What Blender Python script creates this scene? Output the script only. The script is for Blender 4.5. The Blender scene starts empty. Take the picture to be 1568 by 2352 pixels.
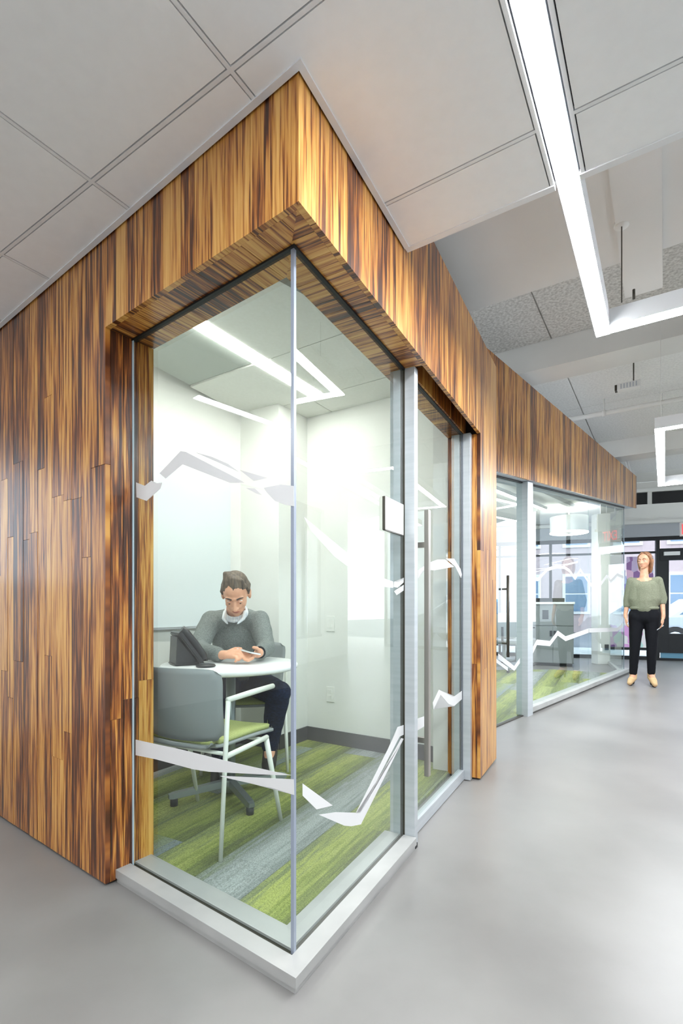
import bpy, bmesh, math, random
from mathutils import Vector, Matrix

SC = bpy.context.scene
COL = SC.collection

# ------------------------------------------------------------------ camera, sky, exposure
cam_data = bpy.data.cameras.new('camera')
cam = bpy.data.objects.new('camera', cam_data)
COL.objects.link(cam)
cam.location = (0, 0, 1.05)
cam.rotation_euler = (math.radians(90), 0, 0)
cam_data.sensor_fit = 'HORIZONTAL'
cam_data.sensor_width = 36.0
cam_data.lens = 36.0 * 1150 / 1568
cam_data.shift_y = 216 / 1568
cam_data.clip_start = 0.05
cam_data.clip_end = 200
SC.camera = cam

world = bpy.data.worlds.new('overcast_sky')
SC.world = world
world.use_nodes = True
wn = world.node_tree.nodes
wn['Background'].inputs['Color'].default_value = (0.88, 0.95, 1.0, 1)
wn['Background'].inputs['Strength'].default_value = 2.2

SC.view_settings.view_transform = 'Standard'
SC.view_settings.look = 'None'
SC.view_settings.gamma = 1
SC.view_settings.use_curve_mapping = False
SC.view_settings.exposure = 1.68
SC.cycles.use_denoising = True
SC.cycles.max_bounces = 14
SC.cycles.transparent_max_bounces = 24
SC.cycles.sample_clamp_indirect = 6.0
LIGHT = 27.0          # strength of the linear luminaires

# ------------------------------------------------------------------ frames of reference (metres)
C = Vector((-0.110, 1.285))                       # outer corner of the booth
dL, nL = Vector((-0.798, 0.603)), Vector((0.603, 0.798))     # along / into the left face
dR, nR = Vector((0.480, 0.877)), Vector((-0.877, 0.480))     # along / into the right face
uu, vv = Vector((0.543, 0.840)), Vector((-0.841, 0.541))     # building grid
G0, dG, nG = Vector((1.354, 4.375)), Vector((0.665, 0.747)), Vector((0.747, -0.665))   # second room front, nG points out
S0, dS, nS = Vector((5.59, 9.90)), Vector((0.947, -0.32)), Vector((-0.32, -0.947))     # street front, nS points in


def L(t, s): return C + dL * t + nL * s
def R(t, s): return C + dR * t + nR * s
def U(u, v): return uu * u + vv * v
def G(t, s): return G0 + dG * t + nG * s
def S(t, s): return S0 + dS * t + nS * s


def meet(p, d, q, e):
    den = d.x * e.y - d.y * e.x
    w = q - p
    return p + d * ((w.x * e.y - w.y * e.x) / den)


def CS(a, b=None):
    """corner of the booth with both faces set back"""
    b = a if b is None else b
    return meet(L(0, a), dL, R(0, b), dR)


# ------------------------------------------------------------------ materials
def lin(c):
    r = []
    for v in c[:3]:
        v /= 255.0
        r.append(v / 12.92 if v <= 0.04045 else ((v + 0.055) / 1.055) ** 2.4)
    return (*r, 1.0)


def mat(name, rgb, rough=0.5, metal=0.0, spec=0.5, coat=0.0):
    m = bpy.data.materials.new(name)
    m.use_nodes = True
    b = m.node_tree.nodes['Principled BSDF']
    b.inputs['Base Color'].default_value = lin(rgb)
    b.inputs['Roughness'].default_value = rough
    b.inputs['Metallic'].default_value = metal
    b.inputs['Specular IOR Level'].default_value = spec
    b.inputs['Coat Weight'].default_value = coat
    return m


def noisy(name, c1, c2, scale=(8, 8, 8), rough=0.5, detail=4, lo=0.35, hi=0.65, bump=0.0, metal=0.0, coords='Object', spec=0.5, rough2=None):
    m = mat(name, c1, rough, metal, spec)
    nt = m.node_tree
    N, K = nt.nodes, nt.links
    b = N['Principled BSDF']
    tc = N.new('ShaderNodeTexCoord')
    mp = N.new('ShaderNodeMapping')
    mp.inputs['Scale'].default_value = scale
    no = N.new('ShaderNodeTexNoise')
    no.inputs['Scale'].default_value = 1.0
    no.inputs['Detail'].default_value = detail
    rp = N.new('ShaderNodeValToRGB')
    rp.color_ramp.elements[0].position = lo
    rp.color_ramp.elements[1].position = hi
    rp.color_ramp.elements[0].color = lin(c1)
    rp.color_ramp.elements[1].color = lin(c2)
    K.new(tc.outputs[coords], mp.inputs['Vector'])
    K.new(mp.outputs['Vector'], no.inputs['Vector'])
    K.new(no.outputs['Fac'], rp.inputs['Fac'])
    K.new(rp.outputs['Color'], b.inputs['Base Color'])
    if bump:
        bp = N.new('ShaderNodeBump')
        bp.inputs['Strength'].default_value = bump
        bp.inputs['Distance'].default_value = 0.004
        K.new(no.outputs['Fac'], bp.inputs['Height'])
        K.new(bp.outputs['Normal'], b.inputs['Normal'])
    if rough2 is not None:
        mr = N.new('ShaderNodeMapRange')
        mr.inputs['To Min'].default_value = rough
        mr.inputs['To Max'].default_value = rough2
        K.new(no.outputs['Fac'], mr.inputs['Value'])
        K.new(mr.outputs['Result'], b.inputs['Roughness'])
    return m


def emit(name, rgb, strength):
    m = bpy.data.materials.new(name)
    m.use_nodes = True
    nt = m.node_tree
    nt.nodes.clear()
    e = nt.nodes.new('ShaderNodeEmission')
    e.inputs['Color'].default_value = lin(rgb)
    e.inputs['Strength'].default_value = strength
    o = nt.nodes.new('ShaderNodeOutputMaterial')
    nt.links.new(e.outputs[0], o.inputs[0])
    return m


def wood_material(name='strand_bamboo'):
    """strand-woven bamboo: UV.x runs across the board, UV.y along the strands, both in metres"""
    m = mat(name, (150, 95, 45), 0.36, 0, 0.4, 0.45)
    m.node_tree.nodes['Principled BSDF'].inputs['Coat Roughness'].default_value = 0.2
    nt = m.node_tree
    N, K = nt.nodes, nt.links
    b = N['Principled BSDF']
    uvn = N.new('ShaderNodeUVMap')
    info = N.new('ShaderNodeObjectInfo')
    off = N.new('ShaderNodeMath'); off.operation = 'MULTIPLY'; off.inputs[1].default_value = 40.0
    K.new(info.outputs['Random'], off.inputs[0])
    cmb = N.new('ShaderNodeCombineXYZ')
    K.new(off.outputs[0], cmb.inputs['X'])
    K.new(off.outputs[0], cmb.inputs['Z'])
    add = N.new('ShaderNodeVectorMath'); add.operation = 'ADD'
    K.new(uvn.outputs['UV'], add.inputs[0])
    K.new(cmb.outputs['Vector'], add.inputs[1])

    def layer(sx, sy, detail, rough, dist):
        mp = N.new('ShaderNodeMapping')
        mp.inputs['Scale'].default_value = (sx, sy, 1.0)
        K.new(add.outputs['Vector'], mp.inputs['Vector'])
        no = N.new('ShaderNodeTexNoise')
        no.inputs['Scale'].default_value = 1.0
        no.inputs['Detail'].default_value = detail
        no.inputs['Roughness'].default_value = rough
        no.inputs['Distortion'].default_value = dist
        K.new(mp.outputs['Vector'], no.inputs['Vector'])
        return no
    a = layer(56, 2.1, 2.6, 0.55, 0.55)
    c = layer(125, 3.6, 3.0, 0.6, 0.4)
    d = layer(420, 9.0, 2.0, 0.6, 0.0)
    mx = N.new('ShaderNodeMix'); mx.data_type = 'FLOAT'; mx.inputs[0].default_value = 0.42
    K.new(a.outputs['Fac'], mx.inputs[2]); K.new(c.outputs['Fac'], mx.inputs[3])
    mx2 = N.new('ShaderNodeMix'); mx2.data_type = 'FLOAT'; mx2.inputs[0].default_value = 0.12
    K.new(mx.outputs[0], mx2.inputs[2]); K.new(d.outputs['Fac'], mx2.inputs[3])
    sh = N.new('ShaderNodeMapRange')
    sh.inputs['To Min'].default_value = -0.06
    sh.inputs['To Max'].default_value = 0.075
    K.new(info.outputs['Random'], sh.inputs['Value'])
    sm = N.new('ShaderNodeMath'); sm.operation = 'ADD'
    K.new(mx2.outputs[0], sm.inputs[0]); K.new(sh.outputs['Result'], sm.inputs[1])
    rp = N.new('ShaderNodeValToRGB')
    e = rp.color_ramp.elements
    e[0].position, e[0].color = 0.365, lin((52, 24, 11))
    e[1].position, e[1].color = 0.64, lin((220, 170, 94))
    for p, col in ((0.43, (82, 40, 17)), (0.465, (124, 67, 26)), (0.50, (164, 100, 40)), (0.55, (200, 142, 66))):
        x = e.new(p); x.color = lin(col)
    K.new(sm.outputs[0], rp.inputs['Fac'])
    K.new(rp.outputs['Color'], b.inputs['Base Color'])
    bp = N.new('ShaderNodeBump'); bp.inputs['Strength'].default_value = 0.12; bp.inputs['Distance'].default_value = 0.002
    K.new(mx.outputs[0], bp.inputs['Height']); K.new(bp.outputs['Normal'], b.inputs['Normal'])
    return m


def glass_material(name, tint=(0.93, 0.965, 0.955), ior=1.5, rough=0.0):
    m = bpy.data.materials.new(name)
    m.use_nodes = True
    nt = m.node_tree
    nt.nodes.clear()
    N, K = nt.nodes, nt.links
    tr = N.new('ShaderNodeBsdfTransparent'); tr.inputs['Color'].default_value = (*tint, 1)
    gl = N.new('ShaderNodeBsdfGlossy'); gl.inputs['Roughness'].default_value = rough
    fr = N.new('ShaderNodeFresnel'); fr.inputs['IOR'].default_value = ior
    geo = N.new('ShaderNodeNewGeometry')
    flip = N.new('ShaderNodeMix'); flip.data_type = 'FLOAT'
    flip.inputs[2].default_value = ior; flip.inputs[3].default_value = 1.0 / ior
    K.new(geo.outputs['Backfacing'], flip.inputs[0])
    # the same reflectance on both faces of the thin pane
    inv = N.new('ShaderNodeMath'); inv.operation = 'MULTIPLY'; inv.inputs[1].default_value = 1.0
    K.new(fr.outputs[0], inv.inputs[0])
    front = N.new('ShaderNodeMath'); front.operation = 'SUBTRACT'; front.inputs[0].default_value = 1.0
    K.new(geo.outputs['Backfacing'], front.inputs[1])
    fac = N.new('ShaderNodeMath'); fac.operation = 'MULTIPLY'
    K.new(inv.outputs[0], fac.inputs[0]); K.new(front.outputs[0], fac.inputs[1])
    mx = N.new('ShaderNodeMixShader')
    K.new(fac.outputs[0], mx.inputs[0]); K.new(tr.outputs[0], mx.inputs[1]); K.new(gl.outputs[0], mx.inputs[2])
    o = N.new('ShaderNodeOutputMaterial')
    K.new(mx.outputs[0], o.inputs[0])
    return m


def carpet_material(name, stops):
    """UV.x across the plank (0..1), UV.y along it in metres"""
    m = mat(name, (120, 140, 60), 0.95, 0, 0.1)
    nt = m.node_tree
    N, K = nt.nodes, nt.links
    b = N['Principled BSDF']
    uvn = N.new('ShaderNodeUVMap')
    info = N.new('ShaderNodeObjectInfo')
    off = N.new('ShaderNodeMath'); off.operation = 'MULTIPLY'; off.inputs[1].default_value = 30.0
    K.new(info.outputs['Random'], off.inputs[0])
    cmb = N.new('ShaderNodeCombineXYZ'); K.new(off.outputs[0], cmb.inputs['Z'])
    add = N.new('ShaderNodeVectorMath'); add.operation = 'ADD'
    K.new(uvn.outputs['UV'], add.inputs[0]); K.new(cmb.outputs['Vector'], add.inputs[1])
    mp = N.new('ShaderNodeMapping'); mp.inputs['Scale'].default_value = (14, 3.5, 1)
    K.new(add.outputs['Vector'], mp.inputs['Vector'])
    no = N.new('ShaderNodeTexNoise'); no.inputs['Scale'].default_value = 1; no.inputs['Detail'].default_value = 5; no.inputs['Roughness'].default_value = 0.7
    K.new(mp.outputs['Vector'], no.inputs['Vector'])
    sep = N.new('ShaderNodeSeparateXYZ'); K.new(uvn.outputs['UV'], sep.inputs[0])
    a = N.new('ShaderNodeMapRange'); a.inputs['From Min'].default_value = 0.25; a.inputs['From Max'].default_value = 0.75
    a.inputs['To Min'].default_value = -0.36; a.inputs['To Max'].default_value = 0.36
    K.new(no.outputs['Fac'], a.inputs['Value'])
    s = N.new('ShaderNodeMath'); s.operation = 'ADD'
    K.new(sep.outputs['X'], s.inputs[0]); K.new(a.outputs['Result'], s.inputs[1])
    rp = N.new('ShaderNodeValToRGB')
    e = rp.color_ramp.elements
    e[0].position, e[0].color = stops[0][0], lin(stops[0][1])
    e[1].position, e[1].color = stops[-1][0], lin(stops[-1][1])
    for p, c in stops[1:-1]:
        x = e.new(p); x.color = lin(c)
    K.new(s.outputs[0], rp.inputs['Fac'])
    # loop pile: dark flecks
    mp2 = N.new('ShaderNodeMapping'); mp2.inputs['Scale'].default_value = (70, 160, 1)
    K.new(add.outputs['Vector'], mp2.inputs['Vector'])
    n2 = N.new('ShaderNodeTexNoise'); n2.inputs['Scale'].default_value = 1; n2.inputs['Detail'].default_value = 2
    K.new(mp2.outputs['Vector'], n2.inputs['Vector'])
    r2 = N.new('ShaderNodeMapRange'); r2.inputs['From Min'].default_value = 0.35; r2.inputs['From Max'].default_value = 0.6
    r2.inputs['To Min'].default_value = 0.62; r2.inputs['To Max'].default_value = 1.05
    K.new(n2.outputs['Fac'], r2.inputs['Value'])
    mul = N.new('ShaderNodeMix'); mul.data_type = 'RGBA'; mul.blend_type = 'MULTIPLY'; mul.inputs[0].default_value = 1
    K.new(rp.outputs['Color'], mul.inputs[6]); K.new(r2.outputs['Result'], mul.inputs[7])
    K.new(mul.outputs[2], b.inputs['Base Color'])
    return m


M = {
    'wood': wood_material(),
    'wood_core': mat('board_gap_brown', (38, 20, 12), 0.8),
    'glass': glass_material('clear_glass', ior=1.68),
    'glass_side': glass_material('tinted_side_glass', (0.44, 0.46, 0.48)),
    'glass_far': glass_material('street_glass', (0.66, 0.70, 0.74)),
    'seal': mat('glass_edge', (140, 148, 162), 0.25, 0, 0.5),
    'seal_light': mat('glass_edge_light', (176, 196, 206), 0.25, 0, 0.5),
    'alu': noisy('anodised_aluminium', (182, 188, 192), (190, 195, 199), (4, 4, 60), 0.38, 3, metal=0.35),
    'sill': noisy('sill_aluminium', (166, 166, 164), (176, 176, 174), (6, 6, 6), 0.42, 3, metal=0.2),
    'alu_dark': mat('bronze_shadow', (70, 66, 58), 0.4, 0.4),
    'steel': mat('brushed_steel', (178, 172, 164), 0.28, 0.9),
    'black': mat('black_seal', (14, 14, 15), 0.6),
    'white': noisy('white_paint', (236, 236, 232), (240, 240, 237), (3, 3, 3), 0.75, 3, spec=0.25),
    'grey_paint': noisy('grey_soffit_paint', (220, 219, 217), (224, 223, 221), (2, 2, 2), 0.8, 3, spec=0.2),
    'beam': noisy('beam_paint', (218, 217, 214), (224, 223, 220), (2, 2, 2), 0.8, 3, spec=0.2),
    'tectum': noisy('wood_wool_panel', (184, 181, 177), (222, 220, 216), (48, 48, 48), 0.95, 6, 0.34, 0.64, bump=0.4, spec=0.1),
    'tectum_daylit': noisy('white_deck_panel', (226, 226, 224), (240, 240, 238), (48, 48, 48), 0.95, 6, 0.34, 0.64, bump=0.3, spec=0.1),  # wood wool made lighter: daylight on the far bays put into the colour
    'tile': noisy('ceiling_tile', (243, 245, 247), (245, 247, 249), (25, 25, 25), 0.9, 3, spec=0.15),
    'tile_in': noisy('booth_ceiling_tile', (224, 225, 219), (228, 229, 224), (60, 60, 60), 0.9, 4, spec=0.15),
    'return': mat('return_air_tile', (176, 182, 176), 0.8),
    'tbar': mat('ceiling_grid', (232, 234, 237), 0.5),
    'reveal': mat('reveal_shade', (20, 20, 24), 0.9),  # near-black, the shade inside the tile reveals put into the colour
    'diffuser': emit('luminaire_diffuser', (247, 251, 255), LIGHT),
    'diffuser_in': emit('booth_luminaire_diffuser', (255, 253, 246), LIGHT * 0.6),
    'concrete': noisy('polished_concrete', (116, 114, 112), (136, 134, 132), (1.6, 1.6, 1.6), 0.28, 9, 0.3, 0.72, spec=0.36, rough2=0.42),
    'whiteboard': mat('whiteboard_face', (228, 236, 238), 0.12, 0, 0.5),
    'base': mat('vinyl_baseboard', (72, 72, 72), 0.5),
    'outlet': mat('outlet_plate', (240, 240, 236), 0.35),
    'frost': mat('frosted_film', (209, 209, 209), 0.7, 0, 0.3),
    'chair_shell': mat('grey_shell_plastic', (146, 151, 152), 0.32, 0, 0.5),
    'chair_white': mat('white_coated_steel', (232, 234, 226), 0.35),
    'lime': noisy('lime_fabric', (166, 174, 108), (186, 192, 132), (220, 220, 220), 0.9, 3, spec=0.1),
    'table_white': mat('white_laminate', (240, 241, 242), 0.22),
    'table_steel': mat('satin_steel', (150, 158, 160), 0.33, 0.75),
    'phone_black': mat('black_phone_plastic', (34, 36, 39), 0.35),
    'phone_grey': mat('phone_key_grey', (96, 100, 104), 0.4),
    'screen': mat('phone_display', (84, 96, 100), 0.15),
    'mobile': mat('white_phone', (238, 240, 242), 0.25),
    'skin': noisy('skin', (222, 160, 128), (230, 172, 140), (30, 30, 30), 0.5, 3),
    'skin_w': noisy('skin_light', (198, 146, 116), (208, 158, 128), (30, 30, 30), 0.5, 3),
    'lip': mat('lip', (176, 100, 86), 0.5),
    'eye_white': mat('eye_white', (232, 228, 222), 0.25),
    'iris': mat('iris', (52, 36, 26), 0.25),
    'brow': mat('brow', (62, 46, 36), 0.8),
    'hair': noisy('brown_grey_hair', (52, 42, 35), (118, 100, 82), (90, 90, 10), 0.55, 5, 0.3, 0.7, bump=0.8),
    'hair_w': noisy('auburn_hair', (98, 62, 40), (156, 108, 72), (80, 80, 8), 0.5, 5, 0.3, 0.7, bump=0.8),
    'sweater': noisy('grey_knit', (110, 116, 114), (134, 139, 137), (160, 160, 160), 0.95, 4, bump=0.5, spec=0.1),
    'shirt': noisy('striped_shirt', (206, 212, 222), (240, 240, 240), (300, 20, 20), 0.85, 2, spec=0.2),
    'jeans': noisy('dark_denim', (20, 28, 48), (34, 48, 78), (60, 60, 200), 0.9, 4, spec=0.15),
    'shoe_dark': mat('dark_shoe', (40, 36, 34), 0.5),
    'sage': noisy('sage_knit', (112, 115, 98), (130, 133, 114), (120, 120, 120), 0.95, 4, bump=0.4, spec=0.1),
    'black_cloth': mat('black_trousers', (16, 17, 22), 0.85, 0, 0.2),
    'tan': mat('tan_suede', (198, 166, 124), 0.75),
    'sole': mat('dark_sole', (48, 40, 34), 0.6),
    'frame_black': mat('black_street_frame', (22, 25, 30), 0.4),
    'lintel': mat('white_lintel', (226, 226, 224), 0.7),
    'band': mat('grey_bulkhead', (176, 180, 188), 0.7),
    'exit_face': mat('exit_sign_face', (238, 228, 226), 0.4),
    'exit_red': emit('exit_letter_red', (226, 60, 66), 0.9),
    'brick': mat('street_brick', (188, 168, 166), 0.9),
    'stone': mat('pale_stone_trim', (226, 224, 220), 0.9),
    'pane_dark': mat('street_window_pane', (120, 142, 164), 0.1),
    'asphalt': mat('asphalt', (118, 122, 128), 0.9),
    'pavement': mat('pavement', (190, 190, 188), 0.9),
    'car_white': mat('car_white_paint', (226, 232, 238), 0.15),
    'car_blue': mat('car_teal_paint', (104, 150, 176), 0.15),
    'tyre': mat('tyre_rubber', (26, 26, 28), 0.8),
    'bark': mat('bare_bark', (112, 104, 100), 0.9),
    'grey_cabinet': mat('grey_laminate', (146, 150, 152), 0.45),
    'black_plastic': mat('black_plastic', (26, 27, 30), 0.45),
    'mesh_grey': mat('grey_mesh', (150, 156, 162), 0.6),
    'lamp_shade': mat('white_drum_shade', (230, 232, 230), 0.6),
    'backpack_grey': mat('dark_grey', (64, 66, 70), 0.6),
}


def poster_material(name, cols, seed, sc=9):
    m = mat(name, cols[0], 0.4)
    nt = m.node_tree
    N, K = nt.nodes, nt.links
    tc = N.new('ShaderNodeTexCoord')
    mp = N.new('ShaderNodeMapping')
    mp.inputs['Location'].default_value = (seed, seed * 2, seed)
    mp.inputs['Scale'].default_value = (sc, sc, sc * 0.7)
    K.new(tc.outputs['Object'], mp.inputs['Vector'])
    v = N.new('ShaderNodeTexVoronoi'); v.inputs['Scale'].default_value = 1
    K.new(mp.outputs['Vector'], v.inputs['Vector'])
    sep = N.new('ShaderNodeSeparateColor'); K.new(v.outputs['Color'], sep.inputs[0])
    rp = N.new('ShaderNodeValToRGB'); rp.color_ramp.interpolation = 'CONSTANT'
    e = rp.color_ramp.elements
    e[0].position, e[0].color = 0, lin(cols[0])
    e[1].position, e[1].color = 1 - 1 / len(cols), lin(cols[-1])
    for i, c in enumerate(cols[1:-1]):
        x = e.new((i + 1) / len(cols)); x.color = lin(c)
    K.new(sep.outputs[0], rp.inputs['Fac'])
    K.new(rp.outputs['Color'], N['Principled BSDF'].inputs['Base Color'])
    return m


# ------------------------------------------------------------------ object helpers
ORIGIN = {}


def tag(o, label=None, cat=None, group=None, kind=None):
    if label: o['label'] = label
    if cat: o['category'] = cat
    if group: o['group'] = group
    if kind: o['kind'] = kind
    return o


def empty(name, loc=(0, 0, 0), label=None, cat=None, group=None, kind=None, parent=None):
    o = bpy.data.objects.new(name, None)
    COL.objects.link(o)
    o.empty_display_size = 0.1
    p = Vector((0, 0, 0))
    if parent:
        o.parent = parent
        p = ORIGIN[parent.name]
    o.location = Vector(loc) - p
    ORIGIN[o.name] = Vector(loc)
    return tag(o, label, cat, group, kind)


def link_mesh(name, me, m, parent=None, loc=None, smooth=False):
    """me holds world coordinates; the object's origin goes to loc (default: the parent's, or the middle of its base)"""
    o = bpy.data.objects.new(name, me)
    COL.objects.link(o)
    if loc is None:
        if parent:
            loc = ORIGIN[parent.name]
        else:
            cs = [v.co for v in me.vertices]
            lo = [min(c[i] for c in cs) for i in range(3)]
            hi = [max(c[i] for c in cs) for i in range(3)]
            loc = Vector(((lo[0] + hi[0]) / 2, (lo[1] + hi[1]) / 2, lo[2]))
    loc = Vector(loc)
    me.transform(Matrix.Translation(-loc))
    if parent:
        o.parent = parent
        o.location = loc - ORIGIN[parent.name]
    else:
        o.location = loc
    ORIGIN[o.name] = loc
    if m is not None:
        for x in (m if isinstance(m, (list, tuple)) else [m]):
            me.materials.append(x)
    if smooth:
        for p in me.polygons:
            p.use_smooth = True
    return o


def from_bm(name, bm, m, parent=None, loc=None, smooth=False):
    bmesh.ops.recalc_face_normals(bm, faces=bm.faces)
    me = bpy.data.meshes.new(name)
    bm.to_mesh(me)
    bm.free()
    return link_mesh(name, me, m, parent, loc, smooth)


def add_prism(bm, poly, z0, z1):
    """z0/z1: number or list of numbers per corner"""
    n = len(poly)
    a = z0 if isinstance(z0, (list, tuple)) else [z0] * n
    b = z1 if isinstance(z1, (list, tuple)) else [z1] * n
    lo = [bm.verts.new((p[0], p[1], a[i])) for i, p in enumerate(poly)]
    hi = [bm.verts.new((p[0], p[1], b[i])) for i, p in enumerate(poly)]
    bm.faces.new(lo[::-1])
    bm.faces.new(hi)
    for i in range(n):
        j = (i + 1) % n
        bm.faces.new((lo[i], lo[j], hi[j], hi[i]))


def prism(name, poly, z0, z1, m, parent=None, uv=None, bevel=0.0, loc=None):
    bm = bmesh.new()
    add_prism(bm, poly, z0, z1)
    if bevel:
        bmesh.ops.bevel(bm, geom=list(bm.edges), offset=bevel, segments=2, affect='EDGES', profile=0.6)
    if uv:
        put_uv(bm, *uv)
    return from_bm(name, bm, m, parent, loc)


def put_uv(bm, across, along, o=Vector((0, 0, 0)), su=1.0, sv=1.0):
    lay = bm.loops.layers.uv.new('UVMap')
    for f in bm.faces:
        for lp in f.loops:
            d = lp.vert.co - o
            lp[lay].uv = (d.dot(across) * su, d.dot(along) * sv)


def quad(fn, t0, t1, s0, s1):
    return [fn(t0, s0), fn(t1, s0), fn(t1, s1), fn(t0, s1)]


def add_tube(bm, pts, r, seg=10, caps=True):
    rs = r if isinstance(r, (list, tuple)) else [r] * len(pts)
    pts = [Vector(p) for p in pts]
    rings = []
    prev = None
    for i, p in enumerate(pts):
        if i == 0: d = pts[1] - p
        elif i == len(pts) - 1: d = p - pts[i - 1]
        else: d = (pts[i + 1] - p).normalized() + (p - pts[i - 1]).normalized()
        d.normalize()
        if prev is None:
            x = d.orthogonal().normalized()
        else:
            x = (prev - d * prev.dot(d)).normalized()
        prev = x
        y = d.cross(x)
        rings.append([bm.verts.new(p + (x * math.cos(2 * math.pi * k / seg) + y * math.sin(2 * math.pi * k / seg)) * rs[i]) for k in range(seg)])
    for a, b in zip(rings, rings[1:]):
        for k in range(seg):
            bm.faces.new((a[k], a[(k + 1) % seg], b[(k + 1) % seg], b[k]))
    if caps:
        bm.faces.new(rings[0][::-1])
        bm.faces.new(rings[-1])


def tube(name, pts, r, m, parent=None, seg=10, loc=None, smooth=True):
    bm = bmesh.new()
    add_tube(bm, pts, r, seg)
    return from_bm(name, bm, m, parent, loc, smooth)


def add_lathe(bm, prof, cx, cy, seg=32):
    rings = []
    for r, z in prof:
        if r < 1e-5:
            rings.append([bm.verts.new((cx, cy, z))])
        else:
            rings.append([bm.verts.new((cx + r * math.cos(2 * math.pi * k / seg), cy + r * math.sin(2 * math.pi * k / seg), z)) for k in range(seg)])
    for a, b in zip(rings, rings[1:]):
        for k in range(seg):
            k2 = (k + 1) % seg
            if len(a) == 1 and len(b) > 1: bm.faces.new((a[0], b[k], b[k2]))
            elif len(b) == 1 and len(a) > 1: bm.faces.new((a[k], a[k2], b[0]))
            elif len(a) > 1: bm.faces.new((a[k], a[k2], b[k2], b[k]))


def lathe(name, prof, cx, cy, m, parent=None, seg=32, smooth=True, loc=None):
    bm = bmesh.new()
    add_lathe(bm, prof, cx, cy, seg)
    return from_bm(name, bm, m, parent, loc, smooth)


def clip(poly, p, n):
    """the part of a convex polygon where (x - p).n >= 0"""
    out = []
    k = len(poly)
    for i in range(k):
        a, b = Vector(poly[i][:2]), Vector(poly[(i + 1) % k][:2])
        da, db = (a - p).dot(n), (b - p).dot(n)
        if da >= 0: out.append(a)
        if (da >= 0) != (db >= 0):
            out.append(a + (b - a) * (da / (da - db)))
    return out


def area(poly):
    return abs(sum(poly[i].x * poly[(i + 1) % len(poly)].y - poly[(i + 1) % len(poly)].x * poly[i].y for i in range(len(poly)))) / 2 if len(poly) > 2 else 0


def clip_poly(poly, region):
    """region: convex polygon, counter-clockwise"""
    for i in range(len(region)):
        a, b = Vector(region[i]), Vector(region[(i + 1) % len(region)])
        d = b - a
        poly = clip(poly, a, Vector((-d.y, d.x)))
        if len(poly) < 3: return []
    return poly


def V3(p, z=0.0): return Vector((p[0], p[1], z))


Z = Vector((0, 0, 1))
rnd = random.Random(7)

# ------------------------------------------------------------------ floor and room shell
FLOOR = prism('floor', [Vector((-9, -6)), Vector((16, -6)), Vector((16, 8.2)), S(3.7, -0.3), S(-6.5, -0.3), Vector((-9, 12))], -0.1, 0.0, M['concrete'])
tag(FLOOR, 'smooth grey polished concrete floor of the corridor', 'floor', kind='structure')

CEIL = empty('ceiling', (0, 0, 3.47), 'high ceiling of wood wool panels above the beams and dropped tiles', 'ceiling', kind='structure')
roof_poly = [Vector((-9, -6)), Vector((16, -6)), Vector((16, 8.2)), S(3.7, -0.3), S(-6.5, -0.3), Vector((-9, 12))]
prism('ceiling_slab', roof_poly, 3.49, 3.6, M['white'], CEIL)
# wood wool panels, one object each where they show
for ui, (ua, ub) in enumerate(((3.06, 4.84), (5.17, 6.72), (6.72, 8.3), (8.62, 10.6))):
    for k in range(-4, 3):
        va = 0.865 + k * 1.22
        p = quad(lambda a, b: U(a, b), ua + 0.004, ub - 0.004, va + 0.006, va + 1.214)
        prism('wood_wool_panel', p, 3.468, 3.489, M['tectum'] if ui == 0 else M['tectum_daylit'], CEIL)
# the rest of the bays behind the dropped soffit
prism('ceiling_slab', quad(U, -4, 3.05, -3.2, 5), 3.47, 3.489, M['white'], CEIL)

def structure_box(name, poly, z0, z1, m, label, cat):
    return tag(prism(name, poly, z0, z1, m), label, cat, kind='structure')

structure_box('beam_near', quad(U, 4.84, 5.165, -3.2, 4.2), 3.22, 3.4895, M['beam'], 'painted ceiling beam nearest the hanging light, over the second room', 'beam')
structure_box('beam_far', quad(U, 8.3, 8.62, -3.2, 3.0), 3.22, 3.4895, M['beam'], 'painted ceiling beam farther off near the street front', 'beam')
structure_box('soffit_main', quad(U, 1.80, 3.05, -2.5, 1.62), 2.88, 3.0, M['grey_paint'], 'smooth grey dropped soffit just past the white tiles', 'soffit')
structure_box('soffit_box', quad(U, 1.80, 3.39, 0.012, 0.20), 2.865, 3.0, M['grey_paint'], 'narrow grey soffit strip behind the lamp cable', 'soffit')

# outer walls of the room (behind and beside the camera), with windows to the right
def window_wall(name, fn, a0, a1, d0, d1, piers, label, n0):
    # fn(a, d): a along the wall, d through it
    w = empty(name, V3(fn((a0 + a1) / 2, d0)), label, 'wall', kind='structure')
    prism('apron', quad(fn, a0, a1, d0, d1), 0, 1.20, M['grey_paint'], w)
    prism('lintel', quad(fn, a0, a1, d0, d1), 2.75, 3.47, M['white'], w)
    es = [a0] + [x for p in piers for x in (p - 0.1, p + 0.1)] + [a1]
    for p in piers:
        prism('pier', quad(fn, p - 0.1, p + 0.1, d0, d1), 1.2, 2.75, M['white'], w)
    dm = (d0 + d1) / 2
    for k in range(0, len(es), 2):
        a, b = es[k], es[k + 1]
        wi = empty('window_%d' % (n0 + k // 2), V3(fn((a + b) / 2, dm), 1.2), 'tall window number %d in the %s' % (k // 2 + 1, label), 'window', kind='structure')
        prism('pane', quad(fn, a, b, dm - 0.004, dm + 0.004), 1.25, 2.70, M['glass_side'], wi)
        prism('window_frame', quad(fn, a, b, dm - 0.03, dm + 0.03), 1.2, 1.249, M['frame_black'], wi)
        prism('window_frame', quad(fn, a, b, dm - 0.03, dm + 0.03), 2.701, 2.75, M['frame_black'], wi)
    return w
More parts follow.
